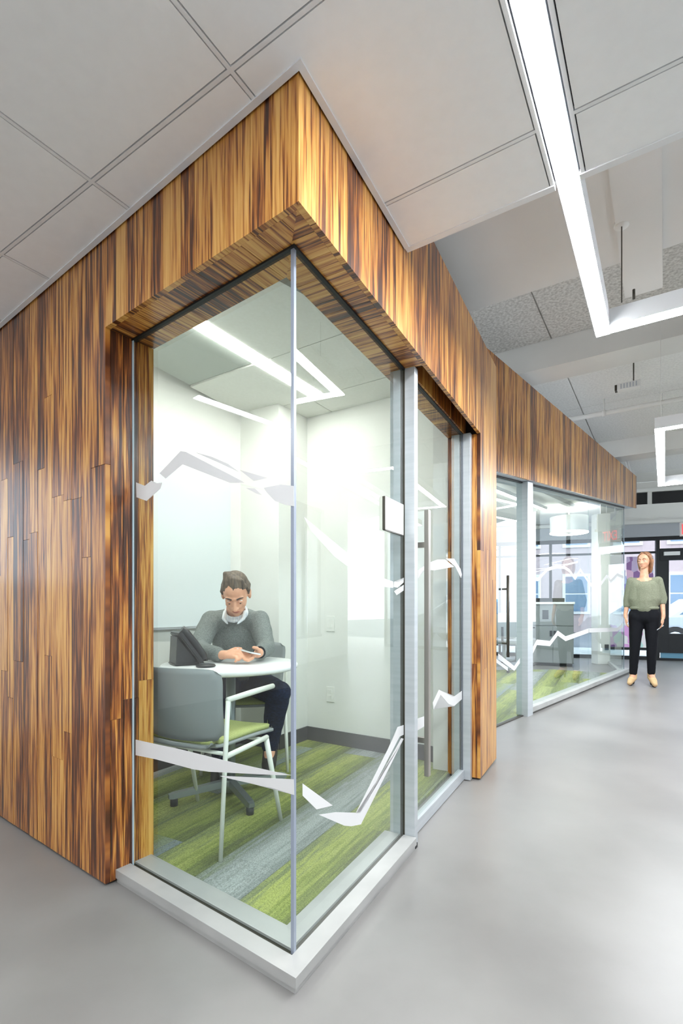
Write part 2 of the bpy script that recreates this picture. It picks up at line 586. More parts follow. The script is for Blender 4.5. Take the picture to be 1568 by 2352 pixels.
structure_box('wall_back', quad(U, -4.0, -3.85, -2.8, 4.75), 0, 3.47, M['white'], 'white wall behind the viewer', 'wall')
window_wall('wall_left', lambda a, d: U(a, d), -0.45, 1.0, 4.6, 4.75, (), 'unseen window wall added for haze on the wood facade', 30)  # unseen window, added where the wood facade picks up its bright haze
WR = empty('wall_right', V3(U(2, -2.8)), 'white wall with tall windows along the right of the corridor', 'wall', kind='structure')
edges_u = [-3.85, 1.2, 3.2, 5.2, 7.2, 8.6]
prism('pier', quad(U, -3.85, 1.2, -2.95, -2.8), 0, 3.47, M['white'], WR)
for a in (3.2, 5.2, 7.2):
    prism('pier', quad(U, a - 0.12, a + 0.12, -2.95, -2.8), 0, 3.47, M['white'], WR)
prism('pier', quad(U, 8.75, 9.9, -2.95, -2.8), 0, 3.47, M['white'], WR)
prism('lintel', quad(U, 1.2, 8.75, -2.95, -2.8), 2.95, 3.47, M['white'], WR)
prism('apron', quad(U, 1.2, 8.75, -2.95, -2.8), 0, 0.45, M['white'], WR)
for k, (a, b) in enumerate(((1.2, 3.08), (3.32, 5.08), (5.32, 7.08), (7.32, 8.75))):
    w = empty('window_%d' % (k + 5), V3(U((a + b) / 2, -2.88), 0.45), 'tall right wall window, number %d from the near end' % (k + 1), 'window', kind='structure')
    prism('pane', quad(U, a, b, -2.885, -2.877), 0.45, 2.95, M['glass_side'], w)
    prism('window_frame', quad(U, a, b, -2.91, -2.85), 0.45, 0.5, M['frame_black'], w)
    prism('window_frame', quad(U, a, b, -2.91, -2.85), 2.9, 2.95, M['frame_black'], w)
    prism('window_frame', quad(U, (a + b) / 2 - 0.025, (a + b) / 2 + 0.025, -2.91, -2.85), 0.5, 2.9, M['frame_black'], w)

structure_box('wall_left_end', quad(U, -3.84, -0.451, 4.6, 4.75), 0, 3.47, M['grey_paint'], 'grey wall at the far left end of the wood facade', 'wall')
# ------------------------------------------------------------------ white tile ceiling (dropped cloud)
CLOUD = empty('ceiling_tiles', V3(U(0.9, 0.9), 2.42), 'dropped ceiling of square white tiles above the wood corner', 'ceiling', kind='structure')
ZC = 2.42
nLo, nRo = -nL, -nR                       # outward normals


def outside(poly, gap):
    """convex pieces of a polygon that lie outside the booth's two faces"""
    a = clip(poly, L(0, -gap), nLo)
    rest = clip(poly, L(0, -gap), nL)
    b = clip(rest, R(0, -gap), nRo) if len(rest) > 2 else []
    return [p for p in (a, b) if len(p) > 2 and area(p) > 1e-4]


def cloud_piece(name, poly, z0, z1, m, gap, parent=CLOUD):
    bm = bmesh.new()
    n = 0
    for p in outside(poly, gap):
        add_prism(bm, p, z0, z1); n += 1
    if not n:
        bm.free(); return
    return from_bm(name, bm, m, parent)


us = [-3.0, -2.127, -1.517, -0.907, -0.297, 0.313, 0.923, 1.518, 1.742]
vs = [(0.309, 0.933), (0.933, 1.554), (1.554, 2.169), (2.169, 2.674), (2.772, 3.40), (3.40, 4.4),
      (-0.652, 0.2185), (-1.30, -0.751), (-1.92, -1.30), (-2.5, -1.92)]
cloud_piece('ceiling_backing', quad(U, -3.0, 1.75, -2.5, 4.5), 2.4345, 2.46, M['reveal'], 0.0)
for a, b in zip(us, us[1:]):
    for c, d in vs:
        g = 0.0092
        cloud_piece('ceiling_tile', quad(U, a + g, b - (g if b < 1.7 else 0), c + g, d - g), ZC, 2.4335, M['tile'], 0.024)
    if b > 0.4:
        cloud_piece('ceiling_tile', quad(U, a + 0.0125, b - (0.0125 if b < 1.7 else 0), 2.6815, 2.7645), ZC, 2.4335, M['tile'], 0.024)
for a in us[1:-1]:
    for va, vb in ((0.309, 4.4), (-0.652, 0.2185), (-2.5, -0.751)):
        cloud_piece('ceiling_tbar', quad(U, a - 0.0055, a + 0.0055, va, vb), 2.4195, 2.434, M['tbar'], 0.024)
for v in (0.933, 1.554, 2.169, 2.674, 2.772, 3.40, 0.309, 0.2185, -0.652, -0.751, -1.30, -1.92):
    cloud_piece('ceiling_tbar', quad(U, -3.0, 1.742, v - 0.0055, v + 0.0055), 2.4192, 2.434, M['tbar'], 0.024)
# edge angles: along the wood and along the open end
for f, m_ in ((L, 1), (R, 1)):
    far = 4.0 if f is L else 2.1
    if f is L:
        poly = [CS(-0.005), L(far, -0.005), L(far, -0.024), CS(-0.024)]
        prism('edge_trim', poly, 2.416, 2.43, M['tbar'], CLOUD)
    else:
        e0 = meet(R(0, -0.005), dR, U(1.742, 0), vv)
        e1 = meet(R(0, -0.024), dR, U(1.742, 0), vv)
        prism('edge_trim', [CS(-0.005), CS(-0.024), e1, e0], 2.416, 2.43, M['tbar'], CLOUD)
eA = meet(R(0, -0.003), dR, U(1.742, 0), vv)
vA = eA.dot(vv) / vv.dot(vv)
for va, vb in ((0.303, vA), (-0.662, 0.228), (-2.5, -0.741)):
    prism('end_trim', quad(U, 1.742, 1.766, va, vb), 2.416, 2.50, M['tbar'], CLOUD)


def luminaire(name, label, legs, group=None, z=2.42, m='diffuser', h=0.09, cat='light'):
    """legs: list of plan polygons for the body; each gets its own diffuser underneath"""
    allp = [p for l in legs for p in l]
    c0 = sum(allp, Vector((0, 0))) / len(allp)
    r = empty(name, V3(c0, z), label, cat, group)
    for l in legs:
        prism('housing', l, z + 0.004, z + h, M['tbar'], r)
        c = sum(l, Vector((0, 0))) / len(l)
        q = [c + (p - c) * 1.0 for p in l]
        # keep a thin metal lip along the sides
        e0, e1 = (l[1] - l[0]), (l[3] - l[0])
        w, ln = (e1, e0) if e1.length < e0.length else (e0, e1)
        k = 0.004 * w.normalized()
        if e1.length < e0.length:
            q = [l[0] + k, l[1] + k, l[2] - k, l[3] - k]
        else:
            q = [l[0] + k, l[1] - k, l[2] - k, l[3] + k]
        prism('diffuser', q, z - 0.002, z + 0.0035, M[m], r)
    return r


ring = luminaire('linear_pendant', 'long white linear light turning a square corner past the ceiling tiles',
                 [quad(U, -3.0, 1.754, 0.2305, 0.297), quad(U, 1.756, 2.845, 0.2305, 0.297), quad(U, 2.778, 2.845, -0.667, 0.2300), quad(U, -3.0, 8.2, -0.735, -0.668)], 'linear lights')
for p in (Vector((1.338, 2.392)), U(2.812, -0.5)):
    tube('cable', [V3(p, 2.50), V3(p, 2.873)], 0.0028, M['alu_dark'], ring, 6)
    lathe('canopy', [(0, 2.862), (0.03, 2.862), (0.034, 2.868), (0.034, 2.88), (0, 2.88)], p.x, p.y, M['lintel'], ring, 20)
    tube('cable_grip', [V3(p + vv * -0.05, 2.50), V3(p + vv * -0.05, 2.545)], 0.006, M['alu_dark'], ring, 8)
ring2 = luminaire('linear_pendant', 'square ring of linear light hanging near the street front',
                  [quad(U, 4.58, 4.647, -0.60, 0.07), quad(U, 4.648, 6.70, 0.003, 0.07), quad(U, 6.701, 6.78, -0.60, 0.07), quad(U, 4.648, 6.70, -0.60, -0.533)], 'linear lights')
for p in (U(4.61, 0.03), U(6.74, 0.03), U(6.74, -0.56), U(4.61, -0.56)):
    tube('cable', [V3(p, 2.51), V3(p, 3.466)], 0.0018, M['lintel'], ring2, 6)
luminaire('linear_light', 'linear ceiling light left of the wood facade', [quad(U, -2.9, 0.30, 2.69, 2.757)], 'linear lights')

# ------------------------------------------------------------------ wood facade of the booth
HB, HT = 2.09, 2.68


def board(poly, z0, z1, across, along, parent, name='board'):
    """one bamboo board with its own grain"""
    o3 = V3(poly[0], 0)
    return prism(name, poly, z0, z1, M['wood'], parent, uv=(across, along, o3))


def run(fn, t0, t1, widths=(0.07, 0.085, 0.095, 0.11)):
    out, t = [], t0
    while t < t1 - 1e-4:
        w = rnd.choice(widths)
        e = t + w
        if t1 - e < 0.05: e = t1
        out.append((t, e)); t = e
    return out


g = 0.0007
dL3, nL3, dR3, nR3 = V3(dL), V3(nL), V3(dR), V3(nR)
FL = empty('wall_wood_left', V3(L(0.9, 0.05)), 'bamboo clad wall and header on the left face of the glass corner room', 'wall', kind='structure')
prism('wall_core', [CS(0.02), L(0.9785, 0.02), L(0.9785, 0.2), CS(0.2)], HB + 0.012, HT, M['wood_core'], FL)
prism('wall_core', quad(L, 0.979, 4.2, 0.02, 0.14), 0.012, HT, M['wood_core'], FL)
prism('wall_core', quad(L, 0.979, 1.10, 0.14, 0.2), 0.012, HT, M['wood_core'], FL)
for a, b in run(L, 0.0, 0.966):
    sA = 0.0
    poly = [L(a + g, 0), L(b - g, 0), L(b - g, 0.0195), L(a + g, 0.0195)]
    if a == 0.0:
        poly = [CS(0), L(b - g, 0), L(b - g, 0.0195), CS(0.0195)]
    board(poly, HB, HT, dL3, Z, FL)
for a, b in run(L, 0.966, 4.0):
    zs = [0.012]
    z = rnd.uniform(0.35, 1.9)
    zs.append(z)
    if HT - z > 1.5: zs.append(z + rnd.uniform(0.7, 1.3))
    zs.append(HT)
    for z0, z1 in zip(zs, zs[1:]):
        d = rnd.uniform(0, 0.0012)
        board(quad(L, a + g, b - g, d, 0.0195), z0 + (g if z0 > 0.02 else 0), z1 - g, dL3, Z, FL)
for a, b in ((0.0, 0.07), (0.07, 0.135), (0.135, 0.2)):          # jamb
    for z0, z1 in ((0.012, 0.62 + a), (0.62 + a, HB)):
        board(quad(L, 0.966, 0.9785, max(a, 0.02) + g, b - g), z0, z1 - g, nL3, Z, FL)
# soffit: strips run across the depth, mitred at the corner
cm, cn = CS(0.2), CS(0.0)
md = (cm - cn).normalized()
mn = Vector((-md.y, md.x))
if (L(1, 0.1) - cn).dot(mn) < 0: mn = -mn
for a, b in run(L, -0.12, 0.966, (0.05, 0.07, 0.09, 0.11)):
    p = clip(quad(L, a + g, b - g, 0.02, 0.2), cn, mn)
    if len(p) > 2 and area(p) > 1e-4:
        board(p, HB, HB + 0.0115, dL3, nL3, FL)

FR = empty('wall_wood_right', V3(R(1.2, 0.05)), 'bamboo clad header and pillar on the right face of the glass corner room', 'wall', kind='structure')
prism('wall_core', [CS(0.02), R(1.0, 0.02), R(1.0, 0.2), CS(0.2)], HB + 0.012, HT, M['wood_core'], FR)
prism('wall_core', quad(R, 1.0005, 1.98, 0.098, 0.2), HB + 0.012, HT, M['wood_core'], FR)
prism('wall_core', quad(R, 1.0005, 1.98, 0.021, 0.0975), 2.35, HT, M['wood_core'], FR)
prism('wall_core', quad(R, 1.9805, 2.43, 0.02, 0.2), 0.012, HT, M['wood_core'], FR)
for a, b in run(R, 0.0, 1.968):
    poly = quad(R, a + g, b - g, 0, 0.0195)
    if a == 0.0:
        poly = [CS(0), R(b - g, 0), R(b - g, 0.0195), CS(0.0195)]
    board(poly, HB, HT, dR3, Z, FR)
for a, b in run(R, 1.968, 2.43):
    z = rnd.uniform(0.5, 1.6)
    for z0, z1 in ((0.012, z), (z, HT)):
        board(quad(R, a + g, b - g, 0, 0.0195), z0, z1 - g, dR3, Z, FR)
for a, b in run(R, 1.003, 1.966):                                   # inner face of the door pocket
    board(quad(R, a + g, b - g, 0.086, 0.0975), HB, 2.345, dR3, Z, FR)
board(quad(R, 0.99, 1.0, 0.02, 0.085), HB, 2.345, nR3, Z, FR)
for a, b in ((0.0, 0.065), (0.065, 0.13), (0.13, 0.2)):
    for z0, z1 in ((0.012, 0.7 + 3 * a), (0.7 + 3 * a, HB)):
        board(quad(R, 1.968, 1.98, max(a, 0.02) + g, b - g), z0, z1 - g, nR3, Z, FR)
for a, b in run(R, -0.12, 1.0, (0.05, 0.07, 0.09, 0.11)):
    p = clip(quad(R, a + g, b - g, 0.02, 0.2), cn, -mn)
    if len(p) > 2 and area(p) > 1e-4:
        board(p, HB, HB + 0.0115, dR3, nR3, FR)
for a, b in run(R, 1.0, 1.968, (0.05, 0.07, 0.09, 0.11)):
    board(quad(R, a + g, b - g, 0.098, 0.2), HB, HB + 0.0115, dR3, nR3, FR)

# ------------------------------------------------------------------ booth interior
WL0 = Vector((-0.761, 3.773)); WL1 = meet(WL0, uu, L(0, 0.153), dL)
CJ1 = Vector((-0.45, 3.594)); CJ2 = Vector((-0.266, 3.878))
WB1 = CJ2 + Vector((0.841, -0.541)) * 1.22
WL9 = meet(WL0, uu, L(0, 0.2), dL)
tL9 = (WL1 - L(0, 0)).dot(dL) / dL.dot(dL)
structure_box('wall_booth_left', [WL0, WL1, WL1 + Vector((-0.084, 0.054)), WL0 + Vector((-0.084, 0.054))], 0, HT, M['white'], 'white inner wall with whiteboard on the left of the glass room', 'wall')
structure_box('wall_column', [WL0 + Vector((0.0005, 0.0003)), CJ1, CJ2, Vector((-0.38, 4.05)), Vector((-0.72, 3.95))], 0, HT, M['white'], 'white boxed column in the far corner of the glass room', 'column')
structure_box('wall_booth_back', [CJ2 + Vector((0.0005, 0)), WB1, WB1 + Vector((0.06, 0.1)), CJ2 + Vector((0.06, 0.1))], 0, HT, M['white'], 'white rear wall of the glass room behind the seated man', 'wall')
structure_box('trim_jamb', [R(1.984, 0.2005), R(2.03, 0.2005), R(2.03, 0.30), R(1.984, 0.30)], 0, 2.5, M['grey_paint'], 'pale grey edge trim beside the wooden door jamb', 'trim')
structure_box('wall_booth_front', quad(L, 1.10, tL9, 0.1405, 0.152), 0, 2.5, M['white'], 'white inner lining behind the left bamboo wall', 'wall')
# ceiling of the booth
BC = empty('ceiling_booth', V3(U(2.5, 2.0), 2.5), 'white tiled ceiling inside the glass corner room', 'ceiling', kind='structure')
region = [CS(0.2), R(2.1, 0.2), WB1 + Vector((0.02, 0.03)), CJ2 + Vector((0.02, 0.03)), Vector((-0.70, 3.90)), WL0 + Vector((-0.04, 0.03)), WL9 + Vector((-0.04, 0.0))]
prism('ceiling_backing', region, 2.56, HT - 0.002, M['white'], BC)
region_in = [CS(0.202), R(2.0, 0.202), WB1, CJ2 + Vector((0.1, 0.1)), WL0 + Vector((0.15, 0.28)), WL0, WL9]
# order counter-clockwise
for ua, ub in ((0.9, 1.647), (1.653, 2.247), (2.253, 2.827), (2.833, 3.9)):
    for k, (va, vb) in enumerate(((0.2, 0.747), (0.753, 1.35), (1.356, 1.962), (2.078, 2.69), (2.696, 3.4))):
        if ua > 2.8 and k == 2: vb = 2.092
        if ua > 2.8 and k == 3: va = 2.098
        p = clip_poly(quad(U, ua, ub, va, vb), region_in)
        if area(p) > 0.004:
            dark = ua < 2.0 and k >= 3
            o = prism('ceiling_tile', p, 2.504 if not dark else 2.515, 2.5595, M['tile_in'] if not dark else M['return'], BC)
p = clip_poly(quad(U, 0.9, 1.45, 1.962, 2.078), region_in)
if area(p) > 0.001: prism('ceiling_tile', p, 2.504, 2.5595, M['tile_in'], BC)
luminaire('recessed_light', 'recessed linear light in the glass room ceiling', [quad(U, 1.46, 2.80, 1.966, 2.074)], None, 2.503, 'diffuser_in', 0.054)
# carpet planks of the booth
CP = {
    'green': carpet_material('carpet_green', ((0.0, (106, 114, 78)), (0.35, (138, 148, 82)), (0.62, (166, 173, 100)), (1.0, (124, 132, 98)))),
    'lime': carpet_material('carpet_lime', ((0.0, (140, 149, 96)), (0.4, (180, 186, 114)), (0.75, (152, 161, 90)), (1.0, (124, 134, 104)))),
    'mix': carpet_material('carpet_fade', ((0.0, (138, 148, 150)), (0.35, (150, 160, 130)), (0.7, (140, 150, 90)), (1.0, (122, 134, 80)))),
    'grey': carpet_material('carpet_grey', ((0.0, (132, 138, 136)), (0.4, (166, 171, 169)), (0.75, (146, 151, 148)), (1.0, (128, 136, 116)))),
}
dC, nC = Vector((0.47, 0.883)), Vector((-0.883, 0.47))


def carpet(parent, region, origin, na, nb, pick, z1, w=0.25, ln=1.0):
    for i in range(*na):
        for j in range(*nb):
            o = origin + nC * (i * w) + dC * (j * ln + (0.5 if i % 2 else 0.0))
            q = [o + nC * 0.0006 + dC * 0.0006, o + dC * (ln - 0.0006) + nC * 0.0006, o + dC * (ln - 0.0006) + nC * (w - 0.0006), o + nC * (w - 0.0006) + dC * 0.0006]
            p = clip_poly(q, region)
            if area(p) < 0.002: continue
            prism('carpet_plank', p, 0.002, z1, M_c(pick(i, j)), parent, uv=(V3(nC), V3(dC), V3(o), 1 / w, 1.0))


def M_c(k): return CP[k]


FB = empty('floor_carpet', V3(R(1.0, 0.8), 0.0), 'green and grey carpet planks on the floor of the glass corner room', 'carpet', kind='structure')
reg_c = [CS(0.19), R(2.0, 0.19), WB1 + Vector((-0.03, 0)), CJ2, WL0 + Vector((0.12, 0.2)), WL0, meet(WL0, uu, L(0, 0.19), dL)]
pat = {0: 'green', 1: 'lime', 2: 'green', 3: 'grey', 4: 'green', 5: 'mix', 6: 'green', 7: 'grey'}
seq = ['lime', 'green', 'grey', 'green', 'mix', 'green', 'grey', 'lime', 'green']
carpet(FB, reg_c, CS(0.19) - dC * 1.2, (-1, 9), (0, 5), lambda i, j: seq[(i + 1 + (j * 4 if i > 2 or j > 2 else 0)) % 9], 0.020)
# baseboards
def baseboard(name, a, b, inward, label):
    d = inward * 0.012
    structure_box(name, [a, b, b + d, a + d], 0.0, 0.122, M['base'], label, 'baseboard')
nb = Vector((-0.541, -0.841))
baseboard('baseboard_back', CJ2 + nb * 0.0006, WB1 + nb * 0.0006, nb, 'dark grey baseboard along the rear wall of the glass room')
baseboard('baseboard_left', WL9 + Vector((0.0006, 0)), WL0 + Vector((0.0006, 0)), Vector((0.84, -0.543)), 'dark grey baseboard under the whiteboard')
baseboard('baseboard_column', CJ1 + Vector((0.0005, 0)), CJ2 + Vector((0.0005, -0.002)), Vector((0.84, -0.543)), 'dark grey baseboard on the right side of the boxed column')
baseboard('baseboard_jog', WL0 + Vector((0.012, -0.008)), CJ1 + nb * 0.0006, nb, 'dark grey baseboard on the front of the boxed column')
# whiteboard
wn_ = Vector((0.84, -0.543))
def WLp(k, s): return WL0 - uu * k + wn_ * s
wb = empty('whiteboard', V3(WLp(0.6, 0.01), 0.905), 'wide frameless whiteboard on the left inner wall behind the phone', 'whiteboard')
prism('board_face', quad(WLp, 0.12, 1.25, 0.004, 0.018), 0.915, 1.945, M['whiteboard'], wb)
prism('marker_rail', quad(WLp, 0.12, 1.25, 0.004, 0.03), 0.90, 0.914, M['alu'], wb)
# outlets on the rear wall
def WBp(k, s): return CJ2 + Vector((0.841, -0.541)) * k + nb * s
def outlet(z, k, label):
    o = empty('wall_outlet', V3(WBp(k, 0.003), z), label, 'outlet', 'outlets on the rear wall')
    prism('cover_plate', quad(WBp, k - 0.036, k + 0.036, 0.001, 0.007), z, z + 0.115, M['outlet'], o, bevel=0.002)
    for dz in (0.025, 0.068):
        prism('socket', quad(WBp, k - 0.016, k + 0.016, 0.0072, 0.0095), z + dz, z + dz + 0.026, M['white'], o)
outlet(0.33, 0.22, 'lower white outlet plate on the rear wall near the carpet')
outlet(0.86, 0.22, 'upper white outlet plate on the rear wall above desk height')

# ------------------------------------------------------------------ glazing of the booth
GLs, GRs = 0.11, 0.10
CG = CS(GLs, GRs)
tLc = (CG - L(0, GLs)).dot(dL)
tRc = (CG - R(0, GRs)).dot(dR)
W1 = empty('window_1', V3(L(0.5, GLs)), 'left glass pane of the corner room with white zigzag bands', 'window', kind='structure')
W2 = empty('window_2', V3(R(0.5, GRs)), 'right glass pane of the corner room next to the door post', 'window', kind='structure')
# sills (upper profile, recessed base) mitred at the corner
def sill_part(parent, a, b, z0, z1, m, nm):
    prism(nm, [CS(a), L(0.966, a), L(0.966, b), CS(b)], z0, z1, m, parent)
def sill_partR(parent, a, b, z0, z1, m, nm, t1=0.978):
    prism(nm, [CS(a), R(t1, a), R(t1, b), CS(b)], z0, z1, m, parent)
for fn, par in ((sill_part, W1), (sill_partR, W2)):
    fn(par, 0.046, 0.188, 0.0, 0.0135, M['sill'], 'sill_base')
    fn(par, 0.058, 0.100, 0.0136, 0.0184, M['alu_dark'], 'sill_gap')
    fn(par, 0.040, 0.100, 0.0185, 0.050, M['sill'], 'sill')
    fn(par, 0.1005, 0.1185, 0.0185, 0.042, M['alu_dark'], 'glazing_channel')
    fn(par, 0.119, 0.19, 0.0185, 0.050, M['sill'], 'sill')
e = 0.012
paneL = prism('pane', [CG + dL * 0.0125, L(0.9655, GLs), L(0.9655, GLs + e), CG + dL * 0.0125 + nL * e], 0.0425, HB - 0.001, M['glass'], W1)
paneR = prism('pane', [CG + dR * 0.0125, R(0.979, GRs), R(0.979, GRs + e), CG + dR * 0.0125 + nR * e], 0.0425, HB - 0.001, M['glass'], W2)
prism('corner_joint', [CG, CG + dL * 0.0120, CG + dL * 0.0120 + nL * e, CS(GLs + e, GRs + e), CG + dR * 0.0120 + nR * e, CG + dR * 0.0120], 0.0425, HB - 0.001, M['seal'], W1)
prism('edge_seal', quad(L, 0.957, 0.9655, GLs - 0.004, GLs - 0.0005), 0.0425, HB - 0.001, M['seal_light'], W1)
prism('head_channel', [CS(GLs - 0.006, GRs - 0.006), L(0.966, GLs - 0.006), L(0.966, GLs + e + 0.002), CS(GLs + e + 0.002, GRs + e + 0.002)], HB - 0.007, HB - 0.0005, M['black'], W1)
prism('head_channel', [CS(GLs - 0.006, GRs - 0.006), R(0.978, GRs - 0.006), R(0.978, GRs + e + 0.002), CS(GLs + e + 0.002, GRs + e + 0.002)], HB - 0.007, HB - 0.0005, M['black'], W2)
# posts beside the door
def post(parent, t0, t1, z0):
    prism('post', quad(R, t0, t1, 0.050, GRs - 0.004), z0, HB - 0.0005, M['alu'], parent, bevel=0.002)
    prism('post', quad(R, t0 + 0.001, t1 - 0.001, GRs - 0.004, GRs + e + 0.004), z0, HB - 0.0005, M['alu_dark'], parent)
    prism('post', quad(R, t0, t1, GRs + e + 0.004, 0.165), z0, HB - 0.0005, M['alu'], parent, bevel=0.002)
post(W2, 0.9795, 1.02, 0.004)
prism('post_foot', quad(R, 0.975, 1.0, 0.044, 0.06), 0.0, 0.02, M['black'], W2)
D1 = empty('door_1', V3(R(1.5, GRs)), 'sliding glass door of the corner room with a long steel pull', 'door', kind='structure')
post(D1, 1.928, 1.966, 0.004)
prism('pane', quad(R, 1.0215, 1.927, GRs, GRs + e), 0.062, HB - 0.001, M['glass'], D1)
prism('bottom_rail', quad(R, 1.0215, 1.927, 0.087, GRs + 0.025), 0.004, 0.0615, M['alu'], D1, bevel=0.002)
prism('edge_seal', quad(R, 1.9205, 1.927, GRs - 0.002, GRs - 0.0004), 0.062, HB - 0.001, M['seal'], D1)
prism('head_channel', quad(R, 1.0215, 1.927, GRs - 0.006, GRs + e + 0.002), HB - 0.007, HB - 0.0005, M['black'], D1)
pull = prism('door_handle', quad(R, 1.108, 1.136, 0.030, 0.052), 0.274, 1.488, M['steel'], D1, bevel=0.002)
for z in (0.435, 1.33):
    hs = prism('handle_standoff', quad(R, 1.112, 1.132, 0.0525, GRs - 0.001), z - 0.012, z + 0.012, M['steel'], pull)
for z0 in (0.274,):
    pi_ = prism('door_handle', quad(R, 1.108, 1.136, 0.165, 0.187), 0.274, 1.488, M['steel'], D1, bevel=0.002)
    for z in (0.435, 1.33):
        prism('handle_standoff', quad(R, 1.112, 1.132, GRs + e + 0.001, 0.1645), z - 0.012, z + 0.012, M['steel'], pi_)

# frosted film graphics on the glass: outlines in metres along each pane and above the floor
FILM_L = [[(0.944, 0.532), (0.843, 0.536), (0.656, 0.544), (0.414, 0.549), (0.23, 0.556), (0.125, 0.561), (0.197, 0.547), (0.502, 0.496), (0.582, 0.488), (0.806, 0.481), (0.944, 0.472)],
          [(0.444, 0.494), (0.117, 0.551), (0.115, 0.506), (0.203, 0.507), (0.289, 0.501), (0.414, 0.494)],
          [(0.941, 1.529), (0.881, 1.507), (0.837, 1.52), (0.801, 1.505), (0.767, 1.502), (0.778, 1.482), (0.806, 1.474), (0.869, 1.448), (0.938, 1.471)],
          [(0.784, 1.539), (0.656, 1.597), (0.626, 1.589), (0.339, 1.445), (0.323, 1.436), (0.392, 1.445), (0.644, 1.548), (0.746, 1.514)],
          [(0.575, 1.578), (0.486, 1.547), (0.403, 1.509), (0.349, 1.473), (0.455, 1.523)],
          [(0.349, 1.481), (0.221, 1.435), (0.283, 1.435)],
          [(0.319, 1.419), (0.278, 1.412), (0.245, 1.386), (0.27, 1.394)],
          [(0.24, 1.408), (0.17, 1.408), (0.117, 1.396), (0.115, 1.337), (0.148, 1.345), (0.192, 1.362), (0.225, 1.391)]]
FILM_R = [[(0.17, 0.525), (0.35, 0.397), (0.249, 0.42), (0.17, 0.489)],
          [(0.519, 0.313), (0.872, 0.506), (0.905, 0.536), (0.975, 0.53), (0.975, 0.488), (0.929, 0.49), (0.55, 0.302)],
          [(0.262, 0.399), (0.37, 0.368), (0.519, 0.312), (0.55, 0.299), (0.949, 0.479), (0.975, 0.47), (0.557, 0.256), (0.482, 0.278), (0.43, 0.3)],
          [(0.867, 1.152), (0.915, 1.15), (0.977, 1.174), (0.975, 1.153), (0.905, 1.128), (0.862, 1.13)],
          [(0.867, 1.112), (0.977, 1.143), (0.975, 1.118), (0.895, 1.096)],
          [(0.175, 1.315), (0.479, 1.224), (0.669, 1.169), (0.858, 1.152), (0.858, 1.126), (0.768, 1.127), (0.539, 1.162), (0.358, 1.215), (0.219, 1.278)]]
FILM_D = [[(1.156, 1.217), (1.325, 1.267), (1.45, 1.292), (1.579, 1.303), (1.754, 1.275), (1.393, 1.232), (1.222, 1.228), (1.156, 1.177)],
          [(1.594, 1.309), (1.754, 1.322), (1.892, 1.271), (1.92, 1.24), (1.901, 1.217), (1.772, 1.280)],
          [(1.144, 0.524), (1.241, 0.517), (1.247, 0.468), (1.15, 0.468)],
          [(1.372, 0.56), (1.472, 0.612), (1.736, 0.531), (1.92, 0.539), (1.92, 0.489), (1.754, 0.476), (1.643, 0.507), (1.502, 0.58), (1.386, 0.525)]]


def film(fn, base, outline, parent, s):
    """a thin sheet on the pane's outer face (fn(t, s))"""
    bm = bmesh.new()
    a = [bm.verts.new(V3(fn(t, s), z)) for t, z in outline]
    b = [bm.verts.new(V3(fn(t, s - 0.0006), z)) for t, z in outline]
    bm.faces.new(a); bm.faces.new(b[::-1])
    for i in range(len(a)):
        j = (i + 1) % len(a)
        bm.faces.new((a[i], b[i], b[j], a[j]))
    bmesh.ops.triangulate(bm, faces=[f for f in bm.faces if len(f.verts) > 4])
    return from_bm('film_band', bm, M['frost'], parent)


for o_ in FILM_L: film(L, None, o_, paneL, GLs - 0.0008)
for o_ in FILM_R: film(R, None, o_, paneR, GRs - 0.0008)
paneD = [c for c in D1.children if c.name.startswith('pane')][0]
for o_ in FILM_D: film(R, None, o_, paneD, GRs - 0.0008)
sign = empty('room_sign', V3(R(0.85, GRs - 0.02), 1.356), 'small white room sign plate stuck on the glass beside the door post', 'sign')
prism('sign_plate', quad(R, 0.752, 0.944, GRs - 0.013, GRs - 0.0025), 1.356, 1.486, M['outlet'], sign)
prism('sign_backing', quad(R, 0.748, 0.944, GRs - 0.0024, GRs - 0.0011), 1.353, 1.486, M['alu_dark'], sign)
prism('sign_edge', quad(R, 0.7465, 0.7515, GRs - 0.013, GRs - 0.0025), 1.353, 1.486, M['alu_dark'], sign)
prism('sign_edge', quad(R, 0.752, 0.944, GRs - 0.013, GRs - 0.0025), 1.351, 1.3555, M['alu_dark'], sign)

# ------------------------------------------------------------------ second room
ROOM2_OUT = 0.10
F2 = empty('wall_wood_far', V3(G(2.3, 0.1), 2.2), 'long bamboo fascia with a rising lower edge over the second glass room', 'wall', kind='structure')
FT2 = 3.12
def zb2(t): return 2.167 + (t + 0.218) * (2.611 - 2.167) / 5.135
for a, b in run(G, -0.45, 4.93, (0.07, 0.085, 0.1)):
    bm = bmesh.new()
    a2, b2 = a + 0.0012, b - 0.0012
    d = rnd.uniform(0, 0.002)
    add_prism(bm, [G(a2, 0.1 - d), G(b2, 0.1 - d), G(b2, 0.08), G(a2, 0.08)], [zb2(a2), zb2(b2), zb2(b2), zb2(a2)], FT2)
    put_uv(bm, V3(dG), Z, V3(G(a, 0)))
    from_bm('board', bm, M['wood'], F2)
bm = bmesh.new()
a2, b2 = -0.45, 4.90
add_prism(bm, [G(a2, 0.079), G(b2, 0.079), G(b2, -0.16), G(a2, -0.16)], [zb2(a2) + 0.004, zb2(b2) + 0.004, zb2(b2) + 0.004, zb2(a2) + 0.004], FT2 - 0.01)
from_bm('fascia_core', bm, M['band'], F2)
board(quad(G, 4.9005, 4.93, -0.16, 0.0795), 2.62, FT2, V3(nG), Z, F2)

